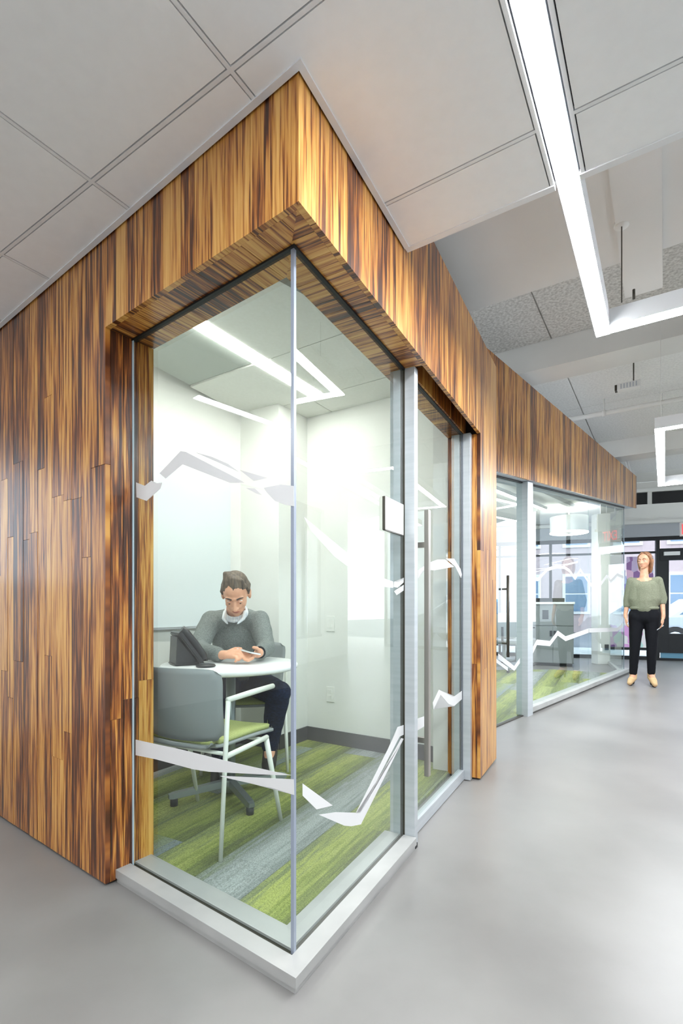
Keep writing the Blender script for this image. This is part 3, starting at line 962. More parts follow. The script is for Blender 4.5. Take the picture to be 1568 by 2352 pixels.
tube('end_brace', [(4.44, 7.86, 3.465), (4.60, 7.97, 3.125)], 0.022, M['lintel'], F2, 10)
W3 = empty('window_3', V3(G(2.7, 0.0)), 'long glass front of the second room with white zigzag bands', 'window', kind='structure')
def gpane(parent, t0, t1, z0):
    bm = bmesh.new()
    add_prism(bm, quad(G, t0, t1, -0.006, 0.006), z0, [zb2(t0) - 0.012, zb2(t1) - 0.012] * 1 + [zb2(t1) - 0.012, zb2(t0) - 0.012])
    return from_bm('pane', bm, M['glass'], parent)
p3 = [gpane(W3, 0.6805, 2.698, 0.072), gpane(W3, 2.7015, 4.55, 0.072)]
def ghead(parent, t0, t1):
    bm = bmesh.new()
    zz = [zb2(t0), zb2(t1), zb2(t1), zb2(t0)]
    add_prism(bm, quad(G, t0, t1, -0.012, 0.012), [z - 0.011 for z in zz], [z + 0.003 for z in zz])
    return from_bm('head_channel', bm, M['black'], parent)
ghead(W3, 0.6805, 4.55)
prism('sill', quad(G, 0.681, 4.78, -0.06, 0.045), 0.0, 0.020, M['alu_dark'], W3)
prism('sill', quad(G, 0.681, 4.78, -0.07, 0.055), 0.0205, 0.070, M['sill'], W3, bevel=0.003)
prism('edge_seal', quad(G, 4.5505, 4.562, -0.006, 0.006), 0.072, zb2(4.55) - 0.012, M['seal'], W3)
bm = bmesh.new()
add_prism(bm, quad(G, 0.5505, 0.679, -0.05, 0.06), 0.0, [zb2(0.55) - 0.001, zb2(0.679), zb2(0.679), zb2(0.55) - 0.001])
from_bm('post', bm, M['alu'], W3)
D2 = empty('door_2', V3(G(0.2, 0.0)), 'glass door of the second room between the bamboo pillar and the aluminium post', 'door', kind='structure')
pd = gpane(D2, -0.35, 0.545, 0.012)
ghead(D2, -0.35, 0.545)
prism('threshold', quad(G, -0.35, 0.545, -0.02, 0.02), 0.0, 0.010, M['alu_dark'], D2)
pl = tube('door_handle', [V3(G(0.10, 0.06), 0.60), V3(G(0.10, 0.06), 1.32)], 0.013, M['alu_dark'], D2, 10)
for z in (0.72, 1.2):
    tube('handle_standoff', [V3(G(0.10, 0.0065), z), V3(G(0.10, 0.047), z)], 0.009, M['alu_dark'], pl, 8)


def stroke(parent, pts, w, s):
    """a zigzag band of film as one thin sheet"""
    bm = bmesh.new()
    V = [Vector(p) for p in pts]
    up, dn = [], []
    for i, p in enumerate(V):
        d = (V[min(i + 1, len(V) - 1)] - V[max(i - 1, 0)]).normalized()
        n = Vector((-d.y, d.x)) * w / 2 / max(0.55, abs(d.x))
        n = Vector((0, w / 2 / max(0.5, abs(d.x))))
        up.append(p + n); dn.append(p - n)
    for i in range(len(V) - 1):
        add = [up[i], up[i + 1], dn[i + 1], dn[i]]
        fr = [bm.verts.new(V3(G(q.x, s), q.y)) for q in add]
        bk = [bm.verts.new(V3(G(q.x, s - 0.0006), q.y)) for q in add]
        bm.faces.new(fr); bm.faces.new(bk[::-1])
        for k in range(4):
            j = (k + 1) % 4
            bm.faces.new((fr[k], bk[k], bk[j], fr[j]))
    return from_bm('film_band', bm, M['frost'], parent)


GUP = [(0.844, 1.324), (0.96, 1.32), (1.219, 1.436), (1.499, 1.48), (1.757, 1.49), (1.939, 1.46), (2.146, 1.377), (2.347, 1.492), (2.69, 1.355)]
GUP2 = [(2.71, 1.350), (2.997, 1.269), (3.245, 1.346), (3.551, 1.472), (3.759, 1.406), (4.128, 1.517), (4.498, 1.494)]
GLO = [(0.821, 0.612), (0.925, 0.684), (1.297, 0.65), (1.541, 0.752), (1.801, 0.677), (2.69, 0.737)]
GLO2 = [(2.71, 0.738), (4.128, 0.7), (4.443, 0.756)]
stroke(p3[0], GUP, 0.035, 0.0072); stroke(p3[1], GUP2, 0.045, 0.0072)
stroke(p3[0], GLO, 0.055, 0.0072); stroke(p3[1], GLO2, 0.055, 0.0072)
stroke(pd, [(0.018, 0.611), (0.364, 0.472), (0.495, 0.534)], 0.045, 0.0072)
stroke(pd, [(-0.02, 0.575), (0.22, 0.478)], 0.03, 0.0072)

# room 2 shell: partition to the booth, ceiling, carpet
PA, PB = Vector((0.99, 3.52)), Vector((3.02, 10.6))
pn = Vector((PB.y - PA.y, -(PB.x - PA.x))).normalized()
structure_box('wall_partition', [PA, PB, PB - pn * 0.1, PA - pn * 0.1], 0, 2.66, M['white'], 'white partition between the two glass rooms', 'wall')
q_ret = meet(G(4.5, -0.02), Vector((0.36, 0.933)), S(0, 0.05), dS)
W4 = empty('window_4', V3(G(4.5, -0.02)), 'glass side return of the second room near the street front', 'window', kind='structure')
rd = (q_ret - G(4.5, -0.02)).normalized(); rn = Vector((rd.y, -rd.x))
prism('pane', [G(4.5, -0.02), q_ret, q_ret + rn * 0.01, G(4.5, -0.02) + rn * 0.01], 0.06, 2.56, M['glass'], W4)
prism('sill', [G(4.5, -0.075), q_ret, q_ret + rn * 0.05, G(4.5, -0.075) + rn * 0.05], 0.0, 0.058, M['sill'], W4)
C2 = empty('ceiling_second_room', V3(G(2.5, -2), 2.75), 'grey ceiling of the second glass room', 'ceiling', kind='structure')
sl = meet(PA, PB - PA, S(0, 0.02), dS)
prism('ceiling_slab', [G(-0.3, -0.165), G(4.88, -0.165), q_ret + Vector((0.3, 0.05)), sl], 2.72, 2.80, M['grey_paint'], C2)
for k in range(5):
    a = meet(G(0, -0.7 - k * 0.75), dG, PA, PB - PA); b = G(4.6 - 0.1 * k, -0.7 - k * 0.75)
    prism('ceiling_batten', [a + dG * 0.1, b, b - nG * 0.08, a + dG * 0.1 - nG * 0.08], 2.66, 2.7195, M['grey_paint'], C2)
luminaire('linear_light', 'linear light added to brighten the second glass room', [[G(2.2, -1.0), G(4.1, -1.0), G(4.1, -1.07), G(2.2, -1.07)]], 'linear lights', 2.60, 'diffuser', 0.055)  # added strip light, put in to brighten the second room
FC2 = empty('floor_carpet_far', V3(G(2.0, -1)), 'green and grey carpet planks inside the second glass room', 'carpet', kind='structure')
reg2 = [G(4.45, -0.075), G(4.3, -1.0), PA + (PB - PA) * 0.66 + pn * 0.02, meet(PA + pn * 0.02, PB - PA, G(0, -0.02), dG)]
seq2 = ['green', 'grey', 'lime', 'green', 'mix', 'green', 'grey', 'green']
carpet(FC2, reg2, G(0, 0), (-16, 10), (-2, 8), lambda i, j: seq2[(i + 3 * j) % 8], 0.006)

# ------------------------------------------------------------------ street front
def sbox(name, s0, s1, d0, d1, z0, z1, m, parent, bevel=0):
    return prism(name, quad(S, s0, s1, d0, d1), z0, z1, m, parent, bevel=bevel)
SF = empty('wall_street', V3(S(0, 0)), 'black framed glass street front with a grey band and white lintel above', 'wall', kind='structure')
sbox('bulkhead', -4.6, 1.80, 0.0, 0.06, 2.395, 2.64, M['band'], SF)
sbox('lintel', -4.6, 1.80, -0.1, 0.10, 2.70, 3.02, M['lintel'], SF)
sbox('lintel_lip', -4.6, 1.80, -0.1, 0.16, 2.6405, 2.6995, M['lintel'], SF)
sbox('clerestory', -4.6, 1.80, -0.06, -0.02, 3.0205, 3.27, M['black_plastic'], SF)
sbox('clerestory_mullion', 0.40, 0.47, -0.0195, 0.03, 3.0205, 3.27, M['beam'], SF)
sbox('clerestory_rail', -4.6, 1.80, -0.08, 0.05, 3.2705, 3.335, M['lintel'], SF)
sbox('wall_top', -4.6, 1.80, -0.1, 0.0, 3.3355, 3.468, M['beam'], SF)
sbox('frame_head', -4.6, 1.80, -0.05, 0.03, 2.325, 2.3945, M['frame_black'], SF)
sbox('frame_foot', -4.6, 0.60, -0.05, 0.03, 0.0, 0.07, M['frame_black'], SF)
sbox('frame_rail', -4.6, 0.535, -0.04, 0.02, 2.075, 2.115, M['frame_black'], SF)
for s in (-4.55, -3.4, -2.35, -1.35, -0.40):
    sbox('mullion', s - 0.025, s + 0.025, -0.05, 0.03, 0.0705, 2.3245, M['frame_black'], SF)
sbox('mullion', 0.537, 0.60, -0.05, 0.04, 0.0705, 2.3245, M['frame_black'], SF)
for k, (a, b) in enumerate(((-4.525, -3.425), (-3.375, -2.375), (-2.325, -1.375), (-1.325, -0.425), (-0.375, 0.536))):
    sbox('pane', a, b, -0.012, -0.004, 0.0705, 2.0745, M['glass_far'], SF)
    sbox('pane', a, b, -0.012, -0.004, 2.1155, 2.3245, M['glass_far'], SF)
sbox('display_shelf', -0.37, 0.53, -0.02, 0.025, 0.185, 0.235, M['frame_black'], SF)
D3 = empty('door_3', V3(S(1.2, 0)), 'black framed street door behind the standing woman', 'door', kind='structure')
sbox('pane', 0.62, 1.70, -0.012, -0.004, 2.16, 2.3245, M['glass_far'], D3)
sbox('door_header', 0.601, 1.75, -0.05, 0.05, 1.93, 2.159, M['frame_black'], D3)
sbox('stile', 0.601, 0.755, -0.04, 0.03, 0.15, 1.9295, M['frame_black'], D3)
sbox('stile', 1.62, 1.75, -0.04, 0.03, 0.15, 1.9295, M['frame_black'], D3)
sbox('pane', 0.7555, 1.6195, -0.012, -0.004, 0.52, 1.9295, M['glass_far'], D3)
sbox('bottom_rail', 0.7555, 1.6195, -0.04, 0.03, 0.15, 0.5195, M['frame_black'], D3)
sbox('threshold', 0.601, 1.75, -0.05, 0.03, 0.0, 0.045, M['frame_black'], D3)
sbox('kick_plate', 0.62, 1.74, -0.03, 0.0, 0.0455, 0.1495, M['car_blue'], D3)
sbox('door_closer', 0.66, 0.92, 0.0505, 0.10, 2.02, 2.09, M['tbar'], D3)
for k in range(2):  # unseen full-height glazing, added so its daylight hazes the far fascia
    a, b = ((1.7505, 2.6), (2.65, 3.5))[k]
    sbox('mullion', b, b + 0.05, -0.05, 0.03, 0.0, 3.40, M['frame_black'], SF)
    sbox('pane', max(a, 1.801) + 0.001, b - 0.001, -0.012, -0.004, 0.0705, 3.40, M['glass_side'], SF)
    sbox('frame_head', max(a, 1.801) + 0.001, b - 0.001, -0.05, 0.03, 3.401, 3.468, M['frame_black'], SF)
    sbox('frame_foot', a + 0.001, b - 0.001, -0.05, 0.03, 0.0, 0.07, M['frame_black'], SF)

# posters in the shop window
for nm, s0, s1, z0, z1, cols, seed, lab in (
        ('poster', 0.035, 0.50, 1.38, 2.02, ((206, 188, 224), (236, 196, 226), (190, 210, 236), (150, 110, 170), (228, 232, 244)), 1, 'lilac and pink poster high in the street window behind the woman'),
        ('poster', -0.36, 0.52, 0.24, 0.70, ((250, 246, 252), (240, 180, 240), (206, 242, 240), (252, 250, 252), (196, 110, 226)), 5, 'white and magenta poster low in the street window behind the woman'),
        ('poster', -0.365, 0.02, 1.12, 1.76, ((178, 160, 214), (150, 120, 190), (210, 206, 236), (140, 120, 200)), 8, 'purple poster in the street window seen through the glass room end')):
    tag(sbox(nm, s0, s1, 0.001, 0.006, z0, z1, poster_material('poster_print', cols, seed), None), lab, 'poster', 'posters in the street window')

# exit sign hanging in front of the street front
ex = empty('exit_sign', (5.98, 8.82, 2.27), 'red lettered EXIT sign hanging at the top right behind the woman', 'sign')
ed = Vector((0.947, -0.32)); en = Vector((-0.32, -0.947))
def E_(t, s): return Vector((5.945, 8.80)) + ed * t + en * s
prism('sign_box', quad(E_, 0, 0.34, -0.025, 0.025), 2.275, 2.515, M['exit_face'], ex, bevel=0.004)
for pp in (0.08, 0.26):
    tube('stem', [V3(E_(pp, 0), 2.515), V3(E_(pp, 0), 3.468)], 0.008, M['tbar'], ex, 8)
cu = bpy.data.curves.new('exit_letters', 'FONT')
cu.body = 'EXIT'; cu.size = 0.20; cu.extrude = 0.001; cu.align_x = 'CENTER'; cu.align_y = 'CENTER'
tmp = bpy.data.objects.new('exit_letters_tmp', cu)
COL.objects.link(tmp)
dg = bpy.context.evaluated_depsgraph_get()
me = bpy.data.meshes.new_from_object(tmp.evaluated_get(dg))
bpy.data.objects.remove(tmp)
xs = [v.co.x for v in me.vertices]; ys = [v.co.y for v in me.vertices]
me.transform(Matrix.Translation((-(min(xs) + max(xs)) / 2, -(min(ys) + max(ys)) / 2, 0)))
me.transform(Matrix.Diagonal((0.29 / (max(xs) - min(xs)), 0.175 / (max(ys) - min(ys)), 1, 1)))
Rm = Matrix((( ed.x, 0, en.x, 0), (ed.y, 0, en.y, 0), (0, 1, 0, 0), (0, 0, 0, 1)))
me.transform(Matrix.Translation(V3(E_(0.17, 0.0275), 2.395)) @ Rm)
link_mesh('exit_letters', me, M['exit_red'], ex)

# ------------------------------------------------------------------ things in and behind the second room
def square_column(cx, cy, w, z1):
    o = tag(prism('column', [Vector((cx - w, cy - w)), Vector((cx + w, cy - w)), Vector((cx + w, cy + w)), Vector((cx - w, cy + w))], 0, z1, M['white'], bevel=0.006), 'square white column behind the second glass room', 'column', kind='structure')
    prism('outlet_box', [Vector((cx + 0.01, cy - w - 0.03)), Vector((cx + 0.07, cy - w - 0.03)), Vector((cx + 0.07, cy - w - 0.0005)), Vector((cx + 0.01, cy - w - 0.0005))], 0.26, 0.36, M['backpack_grey'], o)
square_column(4.72, 9.12, 0.115, 2.72)
# drum pendant
dp = empty('drum_pendant', (3.86, 8.5, 2.28), 'white drum pendant lamp hanging in the second glass room', 'lamp')
lathe('drum_shade', [(0.30, 2.30), (0.30, 2.56), (0.292, 2.56), (0.292, 2.30), (0.30, 2.30)], 3.86, 8.5, M['lamp_shade'], dp)
lathe('lamp_ring', [(0.20, 2.285), (0.30, 2.285), (0.30, 2.299), (0.20, 2.299), (0.20, 2.285)], 3.86, 8.5, M['diffuser_in'], dp)
lathe('lamp_plate', [(0, 2.292), (0.199, 2.292), (0.199, 2.299), (0, 2.299)], 3.86, 8.5, M['lamp_shade'], dp)
tube('stem', [(3.86, 8.5, 2.30), (3.86, 8.5, 2.72)], 0.012, M['tbar'], dp, 8)
# grey cabinet with counter
cb = empty('storage_cabinet', (3.70, 8.9, 0), 'grey storage cabinet with a white counter inside the second glass room', 'cabinet')
cz = Vector((0.93, -0.37)); cy_ = Vector((0.37, 0.93))
def CB(a, b): return Vector((3.38, 8.86)) + cz * a + cy_ * b
prism('cabinet_body', quad(CB, 0, 0.66, 0.02, 0.5), 0.05, 1.08, M['grey_cabinet'], cb)
prism('plinth', quad(CB, 0.02, 0.64, 0.05, 0.5), 0.006, 0.0495, M['black_plastic'], cb)
prism('counter', quad(CB, -0.02, 0.68, -0.02, 0.52), 1.0805, 1.12, M['table_white'], cb, bevel=0.004)
for k, (a, b) in enumerate(((0.004, 0.328), (0.332, 0.656))):
    d = prism('cabinet_door', quad(CB, a, b, 0.0, 0.0195), 0.06, 0.70, M['grey_cabinet'], cb, bevel=0.003)
    prism('door_pull', quad(CB, 0.28 if k == 0 else 0.34, 0.32 if k == 0 else 0.38, -0.012, -0.0005), 0.52, 0.62, M['black_plastic'], d)
d = prism('drawer', quad(CB, 0.004, 0.656, 0.0, 0.0195), 0.71, 1.07, M['grey_cabinet'], cb, bevel=0.003)
prism('drawer_slot', quad(CB, 0.16, 0.26, -0.006, -0.0005), 0.82, 0.98, M['black_plastic'], d)
tr = empty('document_tray', V3(CB(0.3, 0.25), 1.12), 'flat black tray lying on the grey cabinet counter', 'tray')
prism('tray_base', quad(CB, 0.04, 0.52, 0.08, 0.40), 1.1205, 1.135, M['black_plastic'], tr)
for a, b, c, d_ in ((0.04, 0.52, 0.08, 0.095), (0.04, 0.52, 0.385, 0.40), (0.04, 0.055, 0.0955, 0.3845), (0.505, 0.52, 0.0955, 0.3845)):
    prism('tray_rim', quad(CB, a, b, c, d_), 1.1355, 1.19, M['black_plastic'], tr)
# meeting table and task chairs glimpsed past the bamboo pillar
mt = empty('meeting_table', (3.12, 9.62, 0), 'white meeting table glimpsed past the bamboo pillar', 'table')
lathe('table_top', [(0, 0.80), (0.335, 0.80), (0.34, 0.806), (0.34, 0.824), (0.335, 0.83), (0, 0.83)], 3.12, 9.62, M['table_white'], mt)
lathe('table_column', [(0, 0.03), (0.035, 0.03), (0.035, 0.7995), (0, 0.7995)], 3.12, 9.62, M['table_steel'], mt, 16)
lathe('table_foot', [(0, 0.001), (0.26, 0.001), (0.26, 0.012), (0.05, 0.0295), (0, 0.0295)], 3.12, 9.62, M['table_steel'], mt, 24)


def task_chair(x, y, rot, label):
    r = empty('task_chair', (0, 0, 0), label, 'chair', 'task chairs in the second room')
    for k in range(5):
        a = 2 * math.pi * k / 5
        arm = tube('base_arm', [(0.03 * math.cos(a), 0.03 * math.sin(a), 0.10), (0.27 * math.cos(a), 0.27 * math.sin(a), 0.075)], [0.022, 0.014], M['table_steel'], r, 8)
        bm = bmesh.new()
        add_tube(bm, [(0.27 * math.cos(a) - 0.02 * math.sin(a), 0.27 * math.sin(a) + 0.02 * math.cos(a), 0.036), (0.27 * math.cos(a) + 0.02 * math.sin(a), 0.27 * math.sin(a) - 0.02 * math.cos(a), 0.036)], 0.029, 12)
        from_bm('caster', bm, M['black_plastic'], arm, (0, 0, 0))
    tube('gas_column', [(0, 0, 0.09), (0, 0, 0.44)], 0.024, M['table_steel'], r, 12)
    bm = bmesh.new()
    add_prism(bm, [Vector((-0.23, -0.22)), Vector((0.23, -0.22)), Vector((0.24, 0.22)), Vector((-0.24, 0.22))], 0.441, 0.50)
    bmesh.ops.bevel(bm, geom=list(bm.edges), offset=0.02, segments=2, affect='EDGES')
    from_bm('seat', bm, M['mesh_grey'], r, (0, 0, 0))
    bm = bmesh.new()
    add_prism(bm, [Vector((-0.21, -0.27)), Vector((0.21, -0.27)), Vector((0.21, -0.235)), Vector((-0.21, -0.235))], 0.55, 0.92)
    bmesh.ops.bevel(bm, geom=list(bm.edges), offset=0.014, segments=2, affect='EDGES')
    from_bm('backrest', bm, M['mesh_grey'], r, (0, 0, 0))
    tube('back_support', [(0, -0.12, 0.46), (0, -0.27, 0.50), (0, -0.275, 0.72)], 0.018, M['black_plastic'], r, 8)
    for sx in (-1, 1):
        tube('armrest', [(sx * 0.23, 0.0, 0.47), (sx * 0.27, 0.0, 0.52), (sx * 0.27, 0.0, 0.66), (sx * 0.26, 0.14, 0.67)], 0.014, M['black_plastic'], r, 8)
    r.location = (x, y, 0.006); r.rotation_euler = (0, 0, rot)
    return r
task_chair(2.62, 8.05, math.radians(-25), 'grey task chair on casters glimpsed just right of the bamboo pillar')
task_chair(3.05, 8.72, math.radians(200), 'grey task chair on casters closer to the white meeting table')

# sprinkler pipe, hung box
sp = empty('sprinkler_pipe', V3(U(6.57, 0.3), 3.275), 'white sprinkler pipe running under the ceiling beams', 'pipe')
tube('pipe', [V3(U(6.57, -2.7), 3.30), V3(U(6.57, 2.2), 3.30)], 0.026, M['beam'], sp, 12)
for v in (-1.5, -0.62, -0.25, 0.6):
    h = tube('pipe_hanger', [V3(U(6.57, v), 3.328), V3(U(6.57, v), 3.466)], 0.008, M['beam'], sp, 8)
    tube('hanger_clip', [V3(U(6.57, v - 0.02), 3.30), V3(U(6.57, v + 0.02), 3.30)], 0.034, M['beam'], sp, 12)
hb = empty('hung_box', (2.86, 4.95, 3.17), 'small white ventilated box hung on a rod from the ceiling', 'fixture')
hx, hy = Vector((0.841, -0.541)), Vector((0.543, 0.84))
def HBp(a, b): return Vector((2.84, 4.95)) + hx * a + hy * b
prism('box_body', quad(HBp, -0.10, 0.10, -0.04, 0.04), 3.19, 3.255, M['lintel'], hb, bevel=0.006)
prism('end_cap', quad(HBp, -0.122, -0.1005, -0.035, 0.035), 3.195, 3.25, M['alu_dark'], hb, bevel=0.004)
for k in range(6):
    prism('slot', quad(HBp, -0.07 + k * 0.026, -0.06 + k * 0.026, -0.0425, -0.0402), 3.20, 3.245, M['band'], hb)
tube('rod', [V3(HBp(0.04, 0), 3.2555), V3(HBp(0.04, 0), 3.466)], 0.006, M['alu_dark'], hb, 8)

# ------------------------------------------------------------------ the street outside
structure_box('street', [S(-22, -1.2 - 30), S(22, -1.2 - 30), S(22, -3.2), S(-22, -3.2)], -0.2, -0.12, M['asphalt'], 'grey asphalt street outside', 'street')
structure_box('sidewalk', [S(-22, -3.195), S(22, -3.195), S(22, -0.305), S(-22, -0.305)], -0.2, -0.03, M['pavement'], 'pale sidewalk outside the street front', 'sidewalk')
structure_box('ground_back', [Vector((-40, -40)), Vector((40, -40)), Vector((40, 12)), Vector((-40, 12))], -0.3, -0.21, M['pavement'], 'pale paved ground around the building', 'ground')
structure_box('ground_side', quad(U, -8, 9.0, -14, -2.955), -0.2, -0.05, M['pavement'], 'pale paved ground outside the right wall', 'ground')


def building(s0, s1, d, h, label):
    b = empty('brick_building', V3(S((s0 + s1) / 2, -d), -0.1), label, 'building', 'brick buildings across the street')
    sbox('facade', s0, s1, -d - 6, -d, -0.1, h, M['brick'], b)
    sbox('cornice', s0 - 0.1, s1 + 0.1, -d - 6, -d + 0.25, h, h + 0.4, M['stone'], b)
    n = int((s1 - s0) / 1.9)
    for k in range(n):
        c = s0 + (k + 0.5) * (s1 - s0) / n
        z = 0.7
        while z + 1.8 < h:
            w = sbox('window', c - 0.55, c + 0.55, -d + 0.001, -d + 0.06, z, z + 1.75, M['stone'], b)
            sbox('window_pane', c - 0.43, c + 0.43, -d + 0.0605, -d + 0.075, z + 0.12, z + 0.85, M['pane_dark'], w)
            sbox('window_pane', c - 0.43, c + 0.43, -d + 0.0605, -d + 0.075, z + 0.91, z + 1.63, M['pane_dark'], w)
            z += 2.9
building(-16, -3.2, 12.5, 7.2, 'washed out red brick building across the street, seen through the second room')
building(-2.4, 9.5, 12.8, 6.4, 'washed out red brick building across the street, seen behind the woman')


def car(s, d, paint, label, flip=1):
    prof = [(-2.1, 0.30), (-2.12, 0.62), (-2.02, 0.82), (-1.45, 0.92), (-0.85, 1.36), (0.55, 1.40), (1.25, 0.98), (1.95, 0.84), (2.1, 0.6), (2.08, 0.30)]
    r = empty('parked_car', V3(S(s, -d), -0.12), label, 'car', 'cars parked in the street')
    def P(x, y, z): return V3(S(s + x * flip, -d + y), z - 0.12)
    bm = bmesh.new()
    rows = []
    for y, k in ((-0.82, 0.93), (-0.72, 1.0), (0.72, 1.0), (0.82, 0.93)):
        rows.append([bm.verts.new(P(x, y * (1.0 if z < 0.95 else 0.84), 0.30 + (z - 0.30) * k)) for x, z in prof])
    for a, b in zip(rows, rows[1:]):
        for i in range(len(prof)):
            j = (i + 1) % len(prof)
            bm.faces.new((a[i], a[j], b[j], b[i]))
    bm.faces.new(rows[0]); bm.faces.new(rows[-1][::-1])
    body = from_bm('car_body', bm, M[paint], r)
    for y in (-0.7, 0.7):
        yy = 0.006 if y > 0 else -0.006
        for w in (((-1.22, 0.95), (-0.78, 1.28), (-0.10, 1.29), (-0.10, 0.95)), ((-0.02, 0.95), (-0.02, 1.29), (0.48, 1.29), (0.98, 0.98))):
            bm = bmesh.new()
            o = 0.78 if y > 0 else -0.78
            a = [bm.verts.new(P(x, o * (1.0 - (z - 0.9) * 0.28) + yy * 4, z)) for x, z in w]
            b_ = [bm.verts.new(P(x, o * (1.0 - (z - 0.9) * 0.28), z)) for x, z in w]
            bm.faces.new(a); bm.faces.new(b_[::-1])
            for i in range(4):
                j = (i + 1) % 4
                bm.faces.new((a[i], b_[i], b_[j], a[j]))
            from_bm('side_window', bm, M['pane_dark'], r)
    for x in (-1.32, 1.32):
        for y in (-0.74, 0.74):
            w = tube('wheel', [P(x, y - 0.1, 0.32), P(x, y + 0.1, 0.32)], 0.32, M['tyre'], r, 20)
            tube('hub_cap', [P(x, y - 0.106, 0.32), P(x, y + 0.106, 0.32)], 0.19, M['tbar'], w, 14, loc=ORIGIN[r.name])
    return r
car(3.2, 4.6, 'car_white', 'white car parked outside the street door, behind the woman')
car(-2.9, 4.6, 'car_blue', 'pale blue car parked outside, seen through the second room', -1)
car(-7.9, 4.6, 'car_white', 'white car parked outside, far behind the bamboo pillar', -1)
bt = empty('bare_tree', V3(S(-4.0, -2.5), -0.03), 'bare curving street tree seen through the second room', 'tree')
tb = S(-4.0, -2.5)
tube('trunk', [V3(tb, -0.03), V3(tb + dS * 0.15, 0.9), V3(tb + dS * 0.5, 1.7), V3(tb + dS * 1.1, 2.3), V3(tb + dS * 1.9, 2.7)], [0.09, 0.075, 0.055, 0.035, 0.012], M['bark'], bt)
tube('branch', [V3(tb + dS * 0.35, 1.4), V3(tb + dS * 0.1, 2.1), V3(tb - dS * 0.5, 2.9)], [0.045, 0.03, 0.01], M['bark'], bt)
tube('branch', [V3(tb + dS * 0.7, 1.95), V3(tb + dS * 0.7, 2.5), V3(tb + dS * 1.0, 3.3)], [0.035, 0.024, 0.008], M['bark'], bt)

# ------------------------------------------------------------------ furniture in the booth
FZ = 0.020
TC = Vector((-0.605, 2.735))
tbl = empty('round_table', (TC.x, TC.y, FZ), 'round white table on a steel column and four spread feet, in the glass room', 'table')
lathe('table_top', [(0, 0.708), (0.345, 0.708), (0.362, 0.714), (0.366, 0.724), (0.364, 0.735), (0.358, 0.740), (0, 0.740)], TC.x, TC.y, M['table_white'], tbl, 64)
lathe('column', [(0, 0.085), (0.026, 0.085), (0.026, 0.69), (0.0, 0.69)], TC.x, TC.y, M['table_steel'], tbl, 20)
lathe('mounting_plate', [(0, 0.6905), (0.13, 0.6905), (0.13, 0.7075), (0, 0.7075)], TC.x, TC.y, M['table_steel'], tbl, 24)
lathe('hub', [(0, 0.045), (0.045, 0.045), (0.042, 0.095), (0.03, 0.105), (0, 0.105)], TC.x, TC.y, M['table_steel'], tbl, 20)
a0 = math.atan2(2.593 - 2.735, -0.845 + 0.605)
for k in range(4):
    a = a0 + k * math.pi / 2
    d = Vector((math.cos(a), math.sin(a))); n = Vector((-d.y, d.x))
    ln = 0.315
    bm = bmesh.new()
    vs_ = []
    for (t, w, zl, zh) in ((0.035, 0.022, 0.052, 0.088), (ln - 0.01, 0.020, 0.040, 0.068), (ln + 0.012, 0.016, 0.042, 0.062)):
        p = TC + d * t
        vs_.append([bm.verts.new(V3(p + n * w, FZ + zl)), bm.verts.new(V3(p - n * w, FZ + zl)), bm.verts.new(V3(p - n * w * 0.8, FZ + zh)), bm.verts.new(V3(p + n * w * 0.8, FZ + zh))])
    for r0, r1 in zip(vs_, vs_[1:]):
        for i in range(4):
            bm.faces.new((r0[i], r0[(i + 1) % 4], r1[(i + 1) % 4], r1[i]))
    bm.faces.new(vs_[0][::-1]); bm.faces.new(vs_[-1])
    leg = from_bm('leg', bm, M['table_steel'], tbl)
    pf = TC + d * (ln - 0.015)
    lathe('glide', [(0, FZ + 0.001), (0.019, FZ + 0.001), (0.019, FZ + 0.0395), (0, FZ + 0.0395)], pf.x, pf.y, M['backpack_grey'], leg, 14, loc=ORIGIN[tbl.name])


def shell_grid(name, fn, nu, nv, th, m, parent):
    """a curved sheet with thickness: fn(a, b) -> (point, normal)"""
    bm = bmesh.new()
    A, B = [], []
    for j in range(nv + 1):
        ra, rb = [], []
        for i in range(nu + 1):
            p = fn(i / nu, j / nv)
            e_ = 1e-3
            px = fn(min(1, i / nu + e_), j / nv) - fn(max(0, i / nu - e_), j / nv)
            py = fn(i / nu, min(1, j / nv + e_)) - fn(i / nu, max(0, j / nv - e_))
            n = px.cross(py).normalized()
            ra.append(bm.verts.new(p)); rb.append(bm.verts.new(p + n * th))
        A.append(ra); B.append(rb)
    for j in range(nv):
        for i in range(nu):
            bm.faces.new((A[j][i], A[j][i + 1], A[j + 1][i + 1], A[j + 1][i]))
            bm.faces.new((B[j][i], B[j + 1][i], B[j + 1][i + 1], B[j][i + 1]))
    for i in range(nu):
        bm.faces.new((A[0][i], B[0][i], B[0][i + 1], A[0][i + 1]))
        bm.faces.new((A[nv][i], A[nv][i + 1], B[nv][i + 1], B[nv][i]))
    for j in range(nv):
        bm.faces.new((A[j][0], A[j + 1][0], B[j + 1][0], B[j][0]))
        bm.faces.new((A[j][nu], B[j][nu], B[j + 1][nu], A[j + 1][nu]))
    return from_bm(name, bm, m, parent, (0, 0, 0), smooth=True)


def rounded(a, b, ra):
    """pull the corners of the unit square in, so that the sheet has rounded corners"""
    x, y = a * 2 - 1, b * 2 - 1
    k = 1 - ra * (abs(x) ** 8) * (abs(y) ** 8)
    return x * k, y * k


